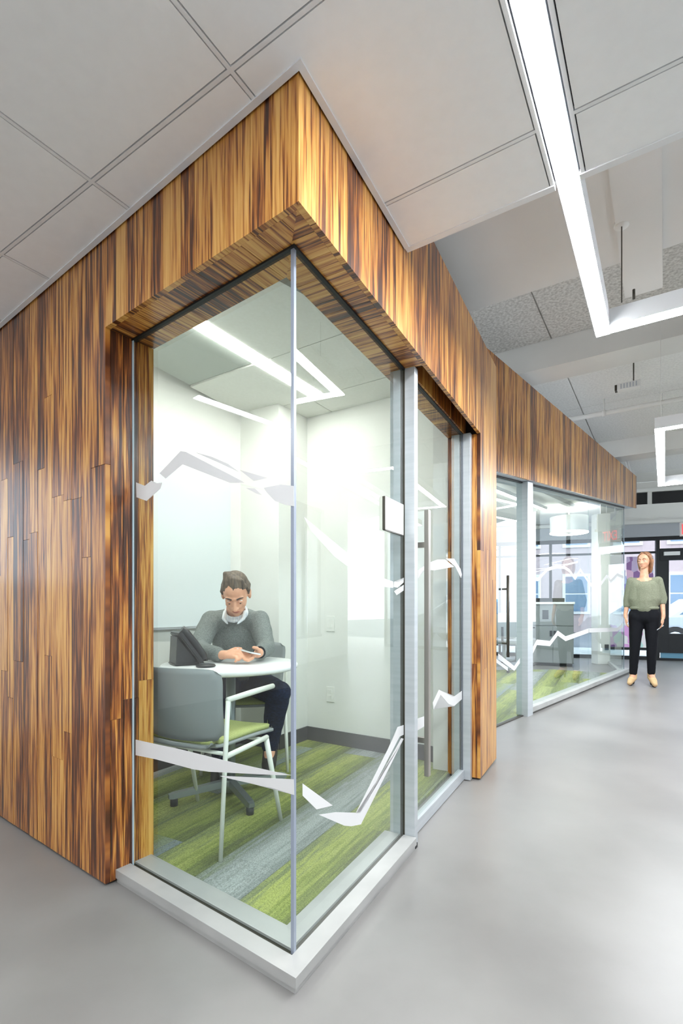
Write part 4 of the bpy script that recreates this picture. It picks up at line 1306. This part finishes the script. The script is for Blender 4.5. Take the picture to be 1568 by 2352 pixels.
def make_chair(label):
    r = empty('shell_chair', (0, 0, 0), label, 'chair', 'grey shell chairs at the round table')

    def back(a, b):
        x, y = rounded(a, b, 0.10)
        h = (y + 1) / 2
        w = 0.225 + 0.030 * h
        z = 0.462 + 0.313 * h
        yy = -0.235 - 0.045 * h + 0.085 * (x * x) * (0.75 + 0.25 * h) + 0.035 * (1 - h) ** 3
        return Vector((x * w, yy, z))
    shell_grid('backrest', back, 22, 12, 0.009, M['chair_shell'], r)

    def seat(a, b):
        x, y = rounded(a, b, 0.12)
        w = 0.222 + 0.010 * y
        return Vector((x * w, 0.015 + y * 0.235, 0.438 + 0.010 * x * x - 0.012 * max(0, y) ** 2 + 0.03 * max(0, -y - 0.6) ** 1.5))
    shell_grid('seat', seat, 16, 14, -0.012, M['chair_shell'], r)

    def pad(a, b):
        x, y = rounded(a, b, 0.14)
        edge = max(abs(x), abs(y)) ** 10
        return Vector((x * 0.210, 0.030 + y * 0.215, 0.462 + 0.010 * x * x - 0.012 * max(0, y) ** 2 - 0.010 * edge))
    shell_grid('seat_pad', pad, 16, 16, -0.018, M['lime'], r)
    for sx in (-1, 1):
        bm = bmesh.new()
        add_tube(bm, [(sx * 0.262, -0.220, 0.0), (sx * 0.258, -0.185, 0.42), (sx * 0.256, -0.165, 0.638)], [0.0085, 0.010, 0.010], 10)
        from_bm('leg', bm, M['chair_white'], r, (0, 0, 0), True)
        tube('leg', [(sx * 0.262, 0.215, 0.0), (sx * 0.245, 0.115, 0.424)], [0.0095, 0.013], M['chair_white'], r, 10, (0, 0, 0))
        tube('seat_rail', [(sx * 0.247, 0.122, 0.420), (sx * 0.252, 0.0, 0.4165), (sx * 0.257, -0.183, 0.411)], 0.0115, M['chair_white'], r, 10, (0, 0, 0))
        tube('armrest', [(sx * 0.256, -0.170, 0.642), (sx * 0.254, 0.0, 0.648), (sx * 0.250, 0.165, 0.652)], [0.011, 0.013, 0.012], M['chair_white'], r, 12, (0, 0, 0))
    for y in (0.10, -0.16):
        tube('cross_rail', [(-0.246, y, 0.4135), (0.246, y, 0.4135)], 0.009, M['chair_white'], r, 8, (0, 0, 0))
    return r


ch = make_chair('grey shell chair with lime seat, its back towards the glass corner, empty')
ch.location = (-0.622, 2.335, FZ)
ch.rotation_euler = (0, 0, math.atan2(-0.453, 0.892))


def dup(root, loc, rz, label):
    r = root.copy(); COL.objects.link(r)
    r.location = loc; r.rotation_euler = (0, 0, rz); r['label'] = label
    for c in list(root.children):
        k = c.copy(); COL.objects.link(k); k.parent = r
    return r


dup(ch, (-0.62, 3.285, FZ), math.radians(187), 'grey shell chair that the man in the sweater sits on')

# desk phone on the table
TZ = 0.7405
ph = empty('desk_phone', (-0.80, 2.72, TZ), 'black desk phone standing tilted on the round table beside the man', 'phone')
pr = Matrix.Rotation(math.radians(122), 3, 'Z')
po = Vector((-0.800, 2.690, TZ))
def PH(x, y, z): return po + pr @ Vector((x, y, z))
def ph_box(name, x0, x1, y0, y1, z0, z1, m, tilt=0.0, base=(0, 0, 0), bev=0.004, parent=ph):
    bm = bmesh.new()
    add_prism(bm, [Vector((x0, y0)), Vector((x1, y0)), Vector((x1, y1)), Vector((x0, y1))], z0, z1)
    if bev: bmesh.ops.bevel(bm, geom=list(bm.edges), offset=bev, segments=2, affect='EDGES')
    T = Matrix.Rotation(tilt, 3, 'X')
    for v in bm.verts:
        v.co = PH(*(Vector(base) + T @ v.co))
    return from_bm(name, bm, m, parent, None, False)
t_ = math.radians(-36)
ph_box('phone_body', -0.095, 0.095, -0.012, 0.012, 0.0, 0.205, M['phone_black'], t_, (0, -0.03, 0.008), 0.006)
ph_box('phone_stand', -0.075, 0.075, -0.045, 0.11, 0.0005, 0.012, M['phone_black'], 0, (0, 0, 0), 0.004)
bm = bmesh.new()
tri = ((-0.008, 0.0125), (0.105, 0.0125), (0.098, 0.150))
wa = [bm.verts.new(PH(-0.07, y, z)) for y, z in tri]; wb2 = [bm.verts.new(PH(0.07, y, z)) for y, z in tri]
bm.faces.new(wa); bm.faces.new(wb2[::-1])
for i in range(3):
    bm.faces.new((wa[i], wb2[i], wb2[(i + 1) % 3], wa[(i + 1) % 3]))
from_bm('stand_wedge', bm, M['phone_black'], ph)
ph_box('display', -0.02, 0.085, -0.0145, -0.0121, 0.125, 0.190, M['screen'], t_, (0, -0.03, 0.008), 0)
for i in range(3):
    for j in range(4):
        ph_box('key', -0.012 + i * 0.034, 0.012 + i * 0.034, -0.0150, -0.0121, 0.022 + j * 0.022, 0.038 + j * 0.022, M['phone_grey'], t_, (0, -0.03, 0.008), 0)
bm = bmesh.new()
T = Matrix.Rotation(t_, 3, 'X')
hp = [Vector((-0.062, -0.020, 0.01)), Vector((-0.062, -0.030, 0.035)), Vector((-0.062, -0.034, 0.105)), Vector((-0.062, -0.030, 0.175)), Vector((-0.062, -0.020, 0.205))]
add_tube(bm, [PH(*(Vector((0, -0.03, 0.008)) + T @ p)) for p in hp], [0.024, 0.021, 0.019, 0.021, 0.025], 14)
from_bm('handset', bm, M['phone_black'], ph, None, True)
cord = []
c0, c1, c2 = PH(-0.062, -0.05, 0.02), PH(0.02, -0.11, 0.009), PH(0.07, 0.0, 0.009)
for i in range(161):
    t = i / 160
    p = c0 * (1 - t) ** 2 + c1 * 2 * t * (1 - t) + c2 * t * t
    a = t * 2 * math.pi * 22
    cord.append(p + Vector((0.0045 * math.cos(a), 0.0045 * math.sin(a) * 0.7, max(0, 0.0045 * math.sin(a)))))
tube('coiled_cord', cord, 0.0019, M['phone_black'], ph, 5)
dv = empty('oval_speaker', (-0.682, 2.560, TZ), 'flat dark oval conference speaker puck lying at the front of the round table', 'speaker')
lathe('puck_body', [(0, TZ + 0.0005), (0.045, TZ + 0.0005), (0.05, TZ + 0.006), (0.046, TZ + 0.013), (0.03, TZ + 0.016), (0, TZ + 0.016)], -0.690, 2.545, M['phone_black'], dv, 28)
lathe('puck_ring', [(0.018, TZ + 0.0163), (0.026, TZ + 0.0163), (0.026, TZ + 0.0178), (0.018, TZ + 0.0178), (0.018, TZ + 0.0163)], -0.690, 2.545, M['phone_grey'], dv, 24)

# ------------------------------------------------------------------ people
ICO = None


class Fig:
    """overlapping tapered limbs and ellipsoids, fused into one continuous skin"""

    def __init__(self, xf=None):
        self.bm = bmesh.new()
        self.xf = xf or (lambda p: Vector(p))

    def ball(self, p, r, rot=None):
        r = (r, r, r) if not isinstance(r, (tuple, list)) else r
        m4 = Matrix.Diagonal((*r, 1))
        if rot is not None: m4 = rot.to_4x4() @ m4
        m4 = Matrix.Translation(p) @ m4
        res = bmesh.ops.create_icosphere(self.bm, subdivisions=3 if max(r) > 0.03 else 2, radius=1.0, matrix=m4)
        for v in res['verts']: v.co = self.xf(v.co)

    def limb(self, pts, rs, n=6):
        """chain of tapering tubes with rounded joints"""
        pts = [Vector(p) for p in pts]
        P, Rr = [], []
        for i in range(len(pts) - 1):
            for k in range(n):
                t = k / n
                P.append(pts[i].lerp(pts[i + 1], t)); Rr.append(rs[i] * (1 - t) + rs[i + 1] * t)
        P.append(pts[-1]); Rr.append(rs[-1])
        b2 = bmesh.new()
        add_tube(b2, P, Rr, 14)
        me = bpy.data.meshes.new('t'); b2.to_mesh(me); b2.free()
        nv = len(self.bm.verts)
        self.bm.from_mesh(me)
        bpy.data.meshes.remove(me)
        self.bm.verts.ensure_lookup_table()
        for v in self.bm.verts[nv:]: v.co = self.xf(v.co)
        for p, r in zip(pts, rs): self.ball(p, r * 0.995)

    def done(self, name, m, voxel, smooth=4, parent=None, loc=None, noise=0.0, seed=0):
        bmesh.ops.recalc_face_normals(self.bm, faces=self.bm.faces)
        me = bpy.data.meshes.new(name)
        self.bm.to_mesh(me); self.bm.free()
        o = bpy.data.objects.new('fig_tmp', me)
        COL.objects.link(o)
        r = o.modifiers.new('r', 'REMESH'); r.mode = 'VOXEL'; r.voxel_size = voxel
        if smooth:
            s = o.modifiers.new('s', 'SMOOTH'); s.factor = 0.5; s.iterations = smooth
        if noise:
            tx = bpy.data.textures.new('folds', 'CLOUDS'); tx.noise_scale = 0.07; tx.noise_depth = 1
            d = o.modifiers.new('d', 'DISPLACE'); d.texture = tx; d.strength = noise; d.mid_level = 0.5; d.texture_coords = 'LOCAL'
        dg = bpy.context.evaluated_depsgraph_get()
        dg.update()
        out = bpy.data.meshes.new_from_object(o.evaluated_get(dg))
        bpy.data.objects.remove(o)
        out.name = name
        return link_mesh(name, out, m, parent, loc, smooth=True)


def local_head(F, hc, rot, s=1.0, female=False):
    """skull, jaw, nose, ears, brow and lips in head coordinates: x to the person's left, -y forward, z up"""
    def p(x, y, z): return hc + rot @ (Vector((x, y, z)) * s)
    F.ball(p(0, 0.012, 0.028), (0.074 * s, 0.092 * s, 0.086 * s), rot)
    F.ball(p(0, -0.022, -0.020), (0.062 * s, 0.068 * s, 0.078 * s), rot)
    F.ball(p(0, -0.045, -0.066), (0.044 * s, 0.042 * s, 0.036 * s), rot)
    F.ball(p(0, -0.066, -0.092), (0.022 * s, 0.018 * s, 0.016 * s), rot)
    F.ball(p(0.036, -0.058, -0.022), (0.022 * s, 0.020 * s, 0.022 * s), rot)
    F.ball(p(-0.036, -0.058, -0.022), (0.022 * s, 0.020 * s, 0.022 * s), rot)
    F.limb([p(-0.042, -0.067, 0.022), p(0, -0.080, 0.021), p(0.042, -0.067, 0.022)], [0.010 * s, 0.012 * s, 0.010 * s], 3)
    F.limb([p(0, -0.082, 0.014), p(0, -0.098, -0.014), p(0, -0.108, -0.032)], [0.008 * s, 0.009 * s, 0.0125 * s], 3)
    F.ball(p(0.012, -0.092, -0.034), (0.009 * s, 0.010 * s, 0.008 * s), rot)
    F.ball(p(-0.012, -0.092, -0.034), (0.009 * s, 0.010 * s, 0.008 * s), rot)
    F.limb([p(-0.019, -0.077, -0.058), p(0, -0.087, -0.056), p(0.019, -0.077, -0.058)], [0.005 * s, 0.0075 * s, 0.005 * s], 3)
    F.limb([p(-0.016, -0.076, -0.067), p(0, -0.084, -0.068), p(0.016, -0.076, -0.067)], [0.005 * s, 0.0075 * s, 0.005 * s], 3)
    for sx in (-1, 1):
        F.ball(p(sx * 0.076, 0.012, -0.008), (0.011 * s, 0.020 * s, 0.032 * s), rot)
        F.ball(p(sx * 0.080, 0.020, 0.004), (0.008 * s, 0.016 * s, 0.018 * s), rot)


def face_parts(body, hc, rot, s, brow_m, loc, lid=0.0):
    def p(x, y, z): return hc + rot @ (Vector((x, y, z)) * s)
    for sx in (-1, 1):
        bm = bmesh.new()
        bmesh.ops.create_icosphere(bm, subdivisions=2, radius=0.0125 * s, matrix=Matrix.Translation(p(sx * 0.031, -0.0715, 0.003)))
        ey = from_bm('eye', bm, M['eye_white'], body, loc, True)
        bm = bmesh.new()
        bmesh.ops.create_icosphere(bm, subdivisions=2, radius=0.0062 * s, matrix=Matrix.Translation(p(sx * 0.031, -0.0790, 0.000 - lid)))
        from_bm('iris', bm, M['iris'], ey, loc, True)
        tube('eyelid', [p(sx * 0.017, -0.079, 0.009 - lid), p(sx * 0.031, -0.0860, 0.0115 - lid), p(sx * 0.045, -0.076, 0.008 - lid)], [0.004 * s, 0.0062 * s, 0.004 * s], M['skin'], ey, 8, loc)
        tube('eyebrow', [p(sx * 0.014, -0.089, 0.026), p(sx * 0.032, -0.086, 0.033), p(sx * 0.050, -0.071, 0.027)], [0.0045 * s, 0.0045 * s, 0.002 * s], brow_m, body, 7, loc)
    tube('lips', [p(-0.021, -0.0795, -0.0625), p(-0.008, -0.0905, -0.061), p(0, -0.0915, -0.062), p(0.008, -0.0905, -0.061), p(0.021, -0.0795, -0.0625)], [0.002 * s, 0.0048 * s, 0.0045 * s, 0.0048 * s, 0.002 * s], M['lip'], body, 7, loc)


def hand(F, wrist, palm, fingers, thumb, rw=0.026):
    """palm: (root, knuckle centre, across vector); fingers: list of joint chains relative in world metres"""
    root, kn, ac = [Vector(x) for x in palm]
    F.limb([wrist, root], [rw, rw * 0.95], 3)
    for k in (-1.0, -0.35, 0.35, 1.0):
        F.limb([root + ac * (k * 0.55), kn + ac * k], [0.014, 0.0125], 4)
    for ch_ in fingers:
        n = len(ch_)
        F.limb(ch_, [0.0098 - 0.0010 * i for i in range(n)], 3)
    F.limb(thumb, [0.0135, 0.0120, 0.0095][:len(thumb)], 3)


# --- the seated man
MB = Vector((-0.62, 3.2, FZ))
hc = Vector((-0.612, 2.905, 1.118))
hrot = (Matrix.Rotation(math.radians(6), 3, 'Z') @ Matrix.Rotation(math.radians(38), 3, 'X') @ Matrix.Rotation(math.radians(-3), 3, 'Y'))
sh_r, el_r, wr_r = Vector((-0.795, 3.06, 0.958)), Vector((-0.838, 2.905, 0.800)), Vector((-0.655, 2.735, 0.782))
sh_l, el_l, wr_l = Vector((-0.508, 3.08, 0.958)), Vector((-0.440, 2.93, 0.805)), Vector((-0.452, 2.755, 0.795))
hip_r, kn_r, an_r = Vector((-0.725, 3.27, 0.545)), Vector((-0.735, 2.85, 0.56)), Vector((-0.72, 2.98, 0.135))
hip_l, kn_l, an_l = Vector((-0.555, 3.27, 0.545)), Vector((-0.365, 2.90, 0.545)), Vector((-0.440, 3.075, 0.175))
pel, wai, che, nek = Vector((-0.645, 3.29, 0.57)), Vector((-0.65, 3.255, 0.72)), Vector((-0.655, 3.165, 0.87)), Vector((-0.650, 3.075, 1.015))
toe_r, toe_l = Vector((-0.715, 2.86, 0.05)), Vector((-0.435, 2.965, 0.055))
F = Fig()
F.limb([pel, wai, che, nek], [0.10, 0.10, 0.105, 0.055], 4)
F.limb([sh_r, nek + Vector((0, 0.03, -0.05)), sh_l], [0.042, 0.05, 0.042], 4)
F.limb([nek, Vector((-0.637, 3.01, 1.055)), hc + Vector((0, 0.045, -0.03))], [0.058, 0.053, 0.052], 4)
local_head(F, hc, hrot, 1.0)
F.limb([sh_r, el_r, wr_r], [0.043, 0.036, 0.025]); F.limb([sh_l, el_l, wr_l], [0.043, 0.036, 0.025])
F.limb([hip_r, kn_r, an_r, toe_r], [0.07, 0.05, 0.036, 0.028]); F.limb([hip_l, kn_l, an_l, toe_l], [0.07, 0.05, 0.036, 0.028])
# right hand (on the table, index touching the phone)
kr = Vector((-0.585, 2.695, 0.792))
hand(F, wr_r, (Vector((-0.632, 2.722, 0.786)), kr, Vector((0.008, -0.024, -0.012))),
     [[kr + Vector((-0.002, 0.020, 0.012)), Vector((-0.545, 2.705, 0.812)), Vector((-0.518, 2.700, 0.806)), Vector((-0.503, 2.695, 0.798))],
      [kr + Vector((0.002, 0.004, 0.006)), Vector((-0.545, 2.690, 0.803)), Vector((-0.526, 2.680, 0.786)), Vector((-0.533, 2.672, 0.772))],
      [kr + Vector((0.004, -0.012, -0.003)), Vector((-0.550, 2.672, 0.791)), Vector((-0.536, 2.662, 0.775)), Vector((-0.545, 2.658, 0.762))],
      [kr + Vector((0.004, -0.026, -0.012)), Vector((-0.560, 2.657, 0.778)), Vector((-0.552, 2.649, 0.765)), Vector((-0.562, 2.648, 0.756))]],
     [Vector((-0.612, 2.735, 0.800)), Vector((-0.580, 2.738, 0.815)), Vector((-0.548, 2.728, 0.817))])
# left hand (cradles the phone)
kl = Vector((-0.480, 2.690, 0.786))
hand(F, wr_l, (Vector((-0.457, 2.728, 0.790)), kl, Vector((-0.022, -0.010, -0.012))),
     [[kl + Vector((-0.016, 0.010, -0.006)), Vector((-0.518, 2.690, 0.782)), Vector((-0.535, 2.700, 0.790)), Vector((-0.538, 2.712, 0.800))],
      [kl + Vector((-0.010, -0.006, -0.010)), Vector((-0.514, 2.672, 0.774)), Vector((-0.532, 2.680, 0.782)), Vector((-0.537, 2.692, 0.791))],
      [kl + Vector((-0.002, -0.020, -0.012)), Vector((-0.505, 2.656, 0.767)), Vector((-0.522, 2.662, 0.773)), Vector((-0.529, 2.674, 0.781))],
      [kl + Vector((0.008, -0.030, -0.012)), Vector((-0.492, 2.642, 0.762)), Vector((-0.508, 2.646, 0.765)), Vector((-0.517, 2.655, 0.770))]],
     [Vector((-0.446, 2.712, 0.802)), Vector((-0.455, 2.690, 0.822)), Vector((-0.470, 2.676, 0.828))])
man = F.done('person', M['skin'], 0.0042, 2, None, MB)
tag(man, 'man in grey sweater and dark jeans seated at a round table with his phone', 'person')
face_parts(man, hc, hrot, 1.0, M['brow'], MB, 0.004)
# sweater
F = Fig()
F.limb([wai + Vector((0, -0.005, -0.05)), wai + Vector((0, -0.005, 0.03)), che + Vector((0, 0.01, 0)), Vector((-0.652, 3.10, 0.975))], [0.130, 0.132, 0.140, 0.085], 5)
for sx, a in ((-1, 0.055), (1, 0.055)):
    F.limb([wai + Vector((sx * a, 0, -0.05)), che + Vector((sx * 0.06, 0.0, 0.0))], [0.10, 0.108], 5)
F.limb([sh_r + Vector((0.02, 0.01, -0.005)), nek + Vector((0, 0.040, -0.035)), sh_l + Vector((-0.02, 0.01, -0.005))], [0.066, 0.070, 0.066], 6)
F.limb([sh_r, el_r, el_r.lerp(wr_r, 0.9)], [0.066, 0.054, 0.039], 7)
F.limb([sh_l, el_l, el_l.lerp(wr_l, 0.85)], [0.066, 0.054, 0.039], 7)
F.done('sweater', M['sweater'], 0.0065, 5, man, MB, 0.010)
# shirt collar and cuffs
def ring_pts(c, rx, ry, tilt, n=20, z=0.0):
    T = Matrix.Rotation(tilt, 3, 'X')
    return [c + T @ Vector((rx * math.cos(2 * math.pi * k / n), ry * math.sin(2 * math.pi * k / n), z)) for k in range(n + 1)]
F = Fig()
cc = Vector((-0.640, 3.030, 1.020))
F.limb(ring_pts(cc, 0.063, 0.064, math.radians(40)), [0.0085] * 21, 1)
F.limb(ring_pts(cc + Vector((0, 0.000, -0.014)), 0.069, 0.070, math.radians(44)), [0.0085] * 21, 1)
for sx in (-1, 1):
    F.limb([cc + Vector((sx * 0.060, -0.020, -0.006)), cc + Vector((sx * 0.058, -0.060, -0.044)), cc + Vector((sx * 0.030, -0.088, -0.074))], [0.012, 0.013, 0.006], 5)
F.done('shirt_collar', M['shirt'], 0.005, 3, man, MB)
# jeans
F = Fig()
F.limb([wai + Vector((0, 0.01, -0.03)), pel], [0.118, 0.125], 4)
F.limb([hip_r, kn_r, an_r + Vector((0, 0, 0.02))], [0.094, 0.070, 0.050], 7)
F.limb([hip_l, kn_l, an_l + Vector((0, 0, 0.02))], [0.094, 0.074, 0.052], 7)
F.ball(Vector((-0.64, 3.31, 0.56)), (0.16, 0.10, 0.085))
F.done('jeans', M['jeans'], 0.008, 5, man, MB, 0.008)
for an, toe in ((an_r, toe_r), (an_l, toe_l)):
    F = Fig()
    F.limb([an + Vector((0, 0.02, -0.03)), an.lerp(toe, 0.55) + Vector((0, 0, -0.012)), toe], [0.046, 0.044, 0.034], 5)
    sh = F.done('shoe', M['shoe_dark'], 0.006, 3, man, MB)
# hair: cap over the skull, longer at the front and sides
F = Fig()
def hp_(x, y, z): return hc + hrot @ Vector((x, y, z))
F.ball(hp_(0, 0.034, 0.048), (0.077, 0.084, 0.080), hrot)
F.ball(hp_(0, 0.078, 0.000), (0.064, 0.040, 0.060), hrot)
hr_ = random.Random(3)
for k in range(15):                                     # locks combed from a side parting
    x = -0.062 + k * 0.0088
    z0 = 0.108 + hr_.uniform(-0.004, 0.004)
    end = 0.083 - abs(x - 0.012) * 0.42 + hr_.uniform(-0.007, 0.007)
    F.limb([hp_(-0.034 + x * 0.25, 0.030, 0.128), hp_(x * 0.80, -0.018, z0 + 0.012 - abs(x) * 0.3), hp_(x * 1.08, -0.062 + abs(x) * 0.42, end)], [0.012, 0.010, 0.0045], 5)
for sx in (-1, 1):
    for k in range(4):
        F.limb([hp_(sx * 0.058, -0.016 + k * 0.020, 0.075), hp_(sx * 0.077, -0.014 + k * 0.020, 0.035), hp_(sx * 0.0745, -0.010 + k * 0.019, 0.010 - 0.012 * (k % 2))], [0.012, 0.010, 0.005], 4)
F.done('hair', M['hair'], 0.0036, 3, man, MB, 0.003)
# watch cuff on the left wrist
wd = (wr_l - el_l).normalized()
wx = wd.orthogonal().normalized(); wy = wd.cross(wx)
tube('wrist_cuff', [wr_l + (wx * math.cos(2 * math.pi * k / 20) + wy * math.sin(2 * math.pi * k / 20)) * 0.028 - wd * 0.004 for k in range(21)], 0.007, M['black_cloth'], man, 8, MB)

mob = empty('mobile_phone', (-0.505, 2.690, 0.80), 'white mobile phone held in the seated man\'s hands', 'phone')
bm = bmesh.new()
add_prism(bm, [Vector((-0.034, -0.068)), Vector((0.034, -0.068)), Vector((0.034, 0.068)), Vector((-0.034, 0.068))], -0.004, 0.004)
bmesh.ops.bevel(bm, geom=list(bm.edges), offset=0.003, segments=2, affect='EDGES')
mr = Matrix.Translation((-0.500, 2.700, 0.804)) @ Matrix.Rotation(math.radians(48), 4, 'Z') @ Matrix.Rotation(math.radians(12), 4, 'Y') @ Matrix.Rotation(math.radians(6), 4, 'X')
bm.transform(mr)
from_bm('phone_case', bm, M['mobile'], mob)
bm = bmesh.new()
add_prism(bm, [Vector((-0.030, -0.056)), Vector((0.030, -0.056)), Vector((0.030, 0.056)), Vector((-0.030, 0.056))], 0.0041, 0.0047)
bm.transform(mr)
from_bm('phone_screen', bm, M['screen'], mob)

# --- the standing woman
WB_ = Vector((4.00, 6.62, 0.0))
th = math.radians(-31)
WRm = Matrix.Rotation(th, 3, 'Z')
def wx_(p):
    return WB_ + WRm @ Vector(p)
def W(x, y, z): return Vector((x, y, z))
F = Fig(wx_)
whc = W(0.005, 0.0, 1.645)
wrot = Matrix.Rotation(math.radians(-24), 3, 'Z') @ Matrix.Rotation(math.radians(3), 3, 'X')
wsr, wer, wwr = W(-0.150, 0.0, 1.385), W(-0.186, 0.03, 1.13), W(-0.215, -0.02, 0.935)
wsl, wel, wwl = W(0.155, 0.0, 1.385), W(0.200, 0.04, 1.15), W(0.212, -0.03, 0.93)
hr, kr_, ar = W(-0.085, 0.0, 0.93), W(-0.105, -0.03, 0.53), W(-0.125, -0.02, 0.13)
hl, kl_, al = W(0.085, 0.0, 0.93), W(0.085, -0.01, 0.53), W(0.080, 0.0, 0.145)
tr_, tl_ = W(-0.165, -0.135, 0.030), W(0.120, -0.130, 0.032)
F.limb([W(0, 0, 0.97), W(0, 0, 1.14), W(0, 0, 1.30), W(0, 0, 1.42)], [0.115, 0.10, 0.105, 0.052], 4)
F.limb([wsr, W(0, 0, 1.375), wsl], [0.038, 0.05, 0.038], 4)
F.limb([W(0, 0.005, 1.42), W(0, 0.005, 1.50), whc + Vector((0, 0.02, -0.05))], [0.056, 0.047, 0.047], 4)
local_head(F, whc, wrot, 0.97, True)
F.limb([wsr, wer, wwr], [0.040, 0.033, 0.024]); F.limb([wsl, wel, wwl], [0.040, 0.033, 0.024])
F.limb([hr, kr_, ar, tr_], [0.08, 0.052, 0.036, 0.026]); F.limb([hl, kl_, al, tl_], [0.08, 0.052, 0.036, 0.026])
for wr, sx in ((wwr, -1), (wwl, 1)):
    rt = wr + Vector((sx * -0.004, -0.008, -0.035)); kn = wr + Vector((sx * -0.006, -0.018, -0.085))
    hand(F, wr, (rt, kn, Vector((0.0, 0.026, 0))),
         [[kn + Vector((0, 0.026 * k, 0)), kn + Vector((sx * -0.006, 0.027 * k - 0.006, -0.032 - 0.004 * (1 - abs(k)))), kn + Vector((sx * -0.018, 0.025 * k - 0.010, -0.058 - 0.008 * (1 - abs(k)))), kn + Vector((sx * -0.030, 0.024 * k - 0.010, -0.074 - 0.008 * (1 - abs(k))))] for k in (-1.0, -0.35, 0.35, 1.0)],
         [rt + Vector((sx * -0.004, -0.022, -0.005)), rt + Vector((sx * -0.014, -0.046, -0.035)), rt + Vector((sx * -0.018, -0.050, -0.066))], 0.025)
wom = F.done('person', M['skin_w'], 0.0055, 2, None, WB_)
tag(wom, 'woman standing in sage green sweater, black trousers and tan shoes', 'person')
face_parts(wom, WB_ + WRm @ whc, WRm @ wrot, 0.97, M['hair_w'], WB_)
F = Fig(wx_)
F.limb([W(0, 0, 1.045), W(0, 0, 1.12), W(0, 0, 1.27), W(0, 0.005, 1.36)], [0.135, 0.140, 0.130, 0.068], 5)
for sx in (-1, 1):
    F.limb([W(sx * 0.055, 0, 1.05), W(sx * 0.085, 0, 1.15), W(sx * 0.075, 0, 1.30)], [0.100, 0.108, 0.098], 5)
F.limb([wsr + Vector((0.01, 0, -0.01)), W(0, 0.022, 1.368), wsl + Vector((-0.01, 0, -0.01))], [0.054, 0.060, 0.054], 6)
F.limb([wsr, wer, wer.lerp(wwr, 0.35)], [0.054, 0.060, 0.046], 6)
F.limb([wsl, wel, wel.lerp(wwl, 0.22)], [0.054, 0.062, 0.048], 6)
sw = F.done('sweater', M['sage'], 0.008, 8, wom, WB_, 0.006)
F = Fig(wx_)
F.limb(ring_pts(W(0, 0, 1.025), 0.150, 0.105, 0, 24), [0.022] * 25, 1)
F.limb([W(-0.05, 0, 1.02), W(0.05, 0, 1.02)], [0.10, 0.10], 3)
F.done('sweater_hem', M['sage'], 0.008, 2, wom, WB_)
F = Fig(wx_)
F.limb([W(0, 0.0, 1.03), W(0, 0, 0.92)], [0.115, 0.12], 3)
F.limb([W(-0.05, 0, 1.0), W(-0.065, 0.005, 0.90)], [0.105, 0.115], 3); F.limb([W(0.05, 0, 1.0), W(0.065, 0.005, 0.90)], [0.105, 0.115], 3)
F.limb([hr, kr_, ar + Vector((0, 0, 0.035))], [0.098, 0.066, 0.047], 7)
F.limb([hl, kl_, al + Vector((0, 0, 0.035))], [0.098, 0.066, 0.047], 7)
F.done('trousers', M['black_cloth'], 0.009, 4, wom, WB_, 0.006)
for a_, t2 in ((ar, tr_), (al, tl_)):
    F = Fig(wx_)
    F.limb([a_ + Vector((0, 0.01, 0.02)), a_ + Vector((0, 0.018, -0.035)), a_.lerp(t2, 0.6) + Vector((0, 0, -0.002)), t2 + Vector((0, 0, 0.006))], [0.046, 0.045, 0.042, 0.030], 5)
    s1 = F.done('shoe', M['tan'], 0.006, 3, wom, WB_)
    F = Fig(wx_)
    F.limb([a_ + Vector((0, 0.042, -0.05)), Vector((a_.x, a_.y + 0.046, 0.014))], [0.024, 0.013], 4)
    F.limb([Vector((t2.x * 0.5 + a_.x * 0.5, t2.y * 0.55 + a_.y * 0.45, 0.013)), Vector((t2.x, t2.y, 0.013))], [0.016, 0.012], 4)
    F.limb([a_ + Vector((0, 0.03, -0.055)), Vector((t2.x * 0.5 + a_.x * 0.5, t2.y * 0.55 + a_.y * 0.45, 0.016))], [0.018, 0.014], 4)
    F.done('shoe_sole', M['sole'], 0.006, 2, wom, WB_)
F = Fig(wx_)
def wh(x, y, z): return whc + wrot @ (Vector((x, y, z)) * 0.97)
F.ball(wh(0, 0.030, 0.044), (0.080, 0.086, 0.082), wrot)
for sx in (-1, 1):
    F.limb([wh(sx * 0.022, -0.030, 0.112), wh(sx * 0.064, -0.022, 0.066), wh(sx * 0.080, 0.004, 0.000), wh(sx * 0.072, 0.024, -0.085), wh(sx * 0.058, 0.034, -0.150)], [0.014, 0.015, 0.018, 0.020, 0.014], 5)
F.limb([wh(0, 0.085, 0.02), wh(0, 0.075, -0.06), wh(0, 0.060, -0.150)], [0.060, 0.064, 0.040], 5)
F.limb([wh(-0.045, 0.06, 0.0), wh(-0.05, 0.05, -0.12)], [0.045, 0.030], 4); F.limb([wh(0.045, 0.06, 0.0), wh(0.05, 0.05, -0.12)], [0.045, 0.030], 4)
F.done('hair', M['hair_w'], 0.0055, 3, wom, WB_, 0.006)
# small folded sunglasses held low in her left hand
gl = empty('sunglasses', wx_((0.16, -0.05, 0.75)), 'dark sunglasses hanging from the standing woman\'s hand', 'glasses')
for k in (0, 1):
    tube('temple', [wx_((0.215 - 0.01 * k, -0.055, 0.80)), wx_((0.10 - 0.01 * k, -0.06, 0.705))], 0.004, M['tbar'] if k == 0 else M['black_plastic'], gl, 6)
tube('lens_frame', [wx_((0.10, -0.06, 0.705)), wx_((0.085, -0.06, 0.69)), wx_((0.10, -0.06, 0.67)), wx_((0.12, -0.06, 0.69)), wx_((0.10, -0.06, 0.705))], 0.004, M['black_plastic'], gl, 6)
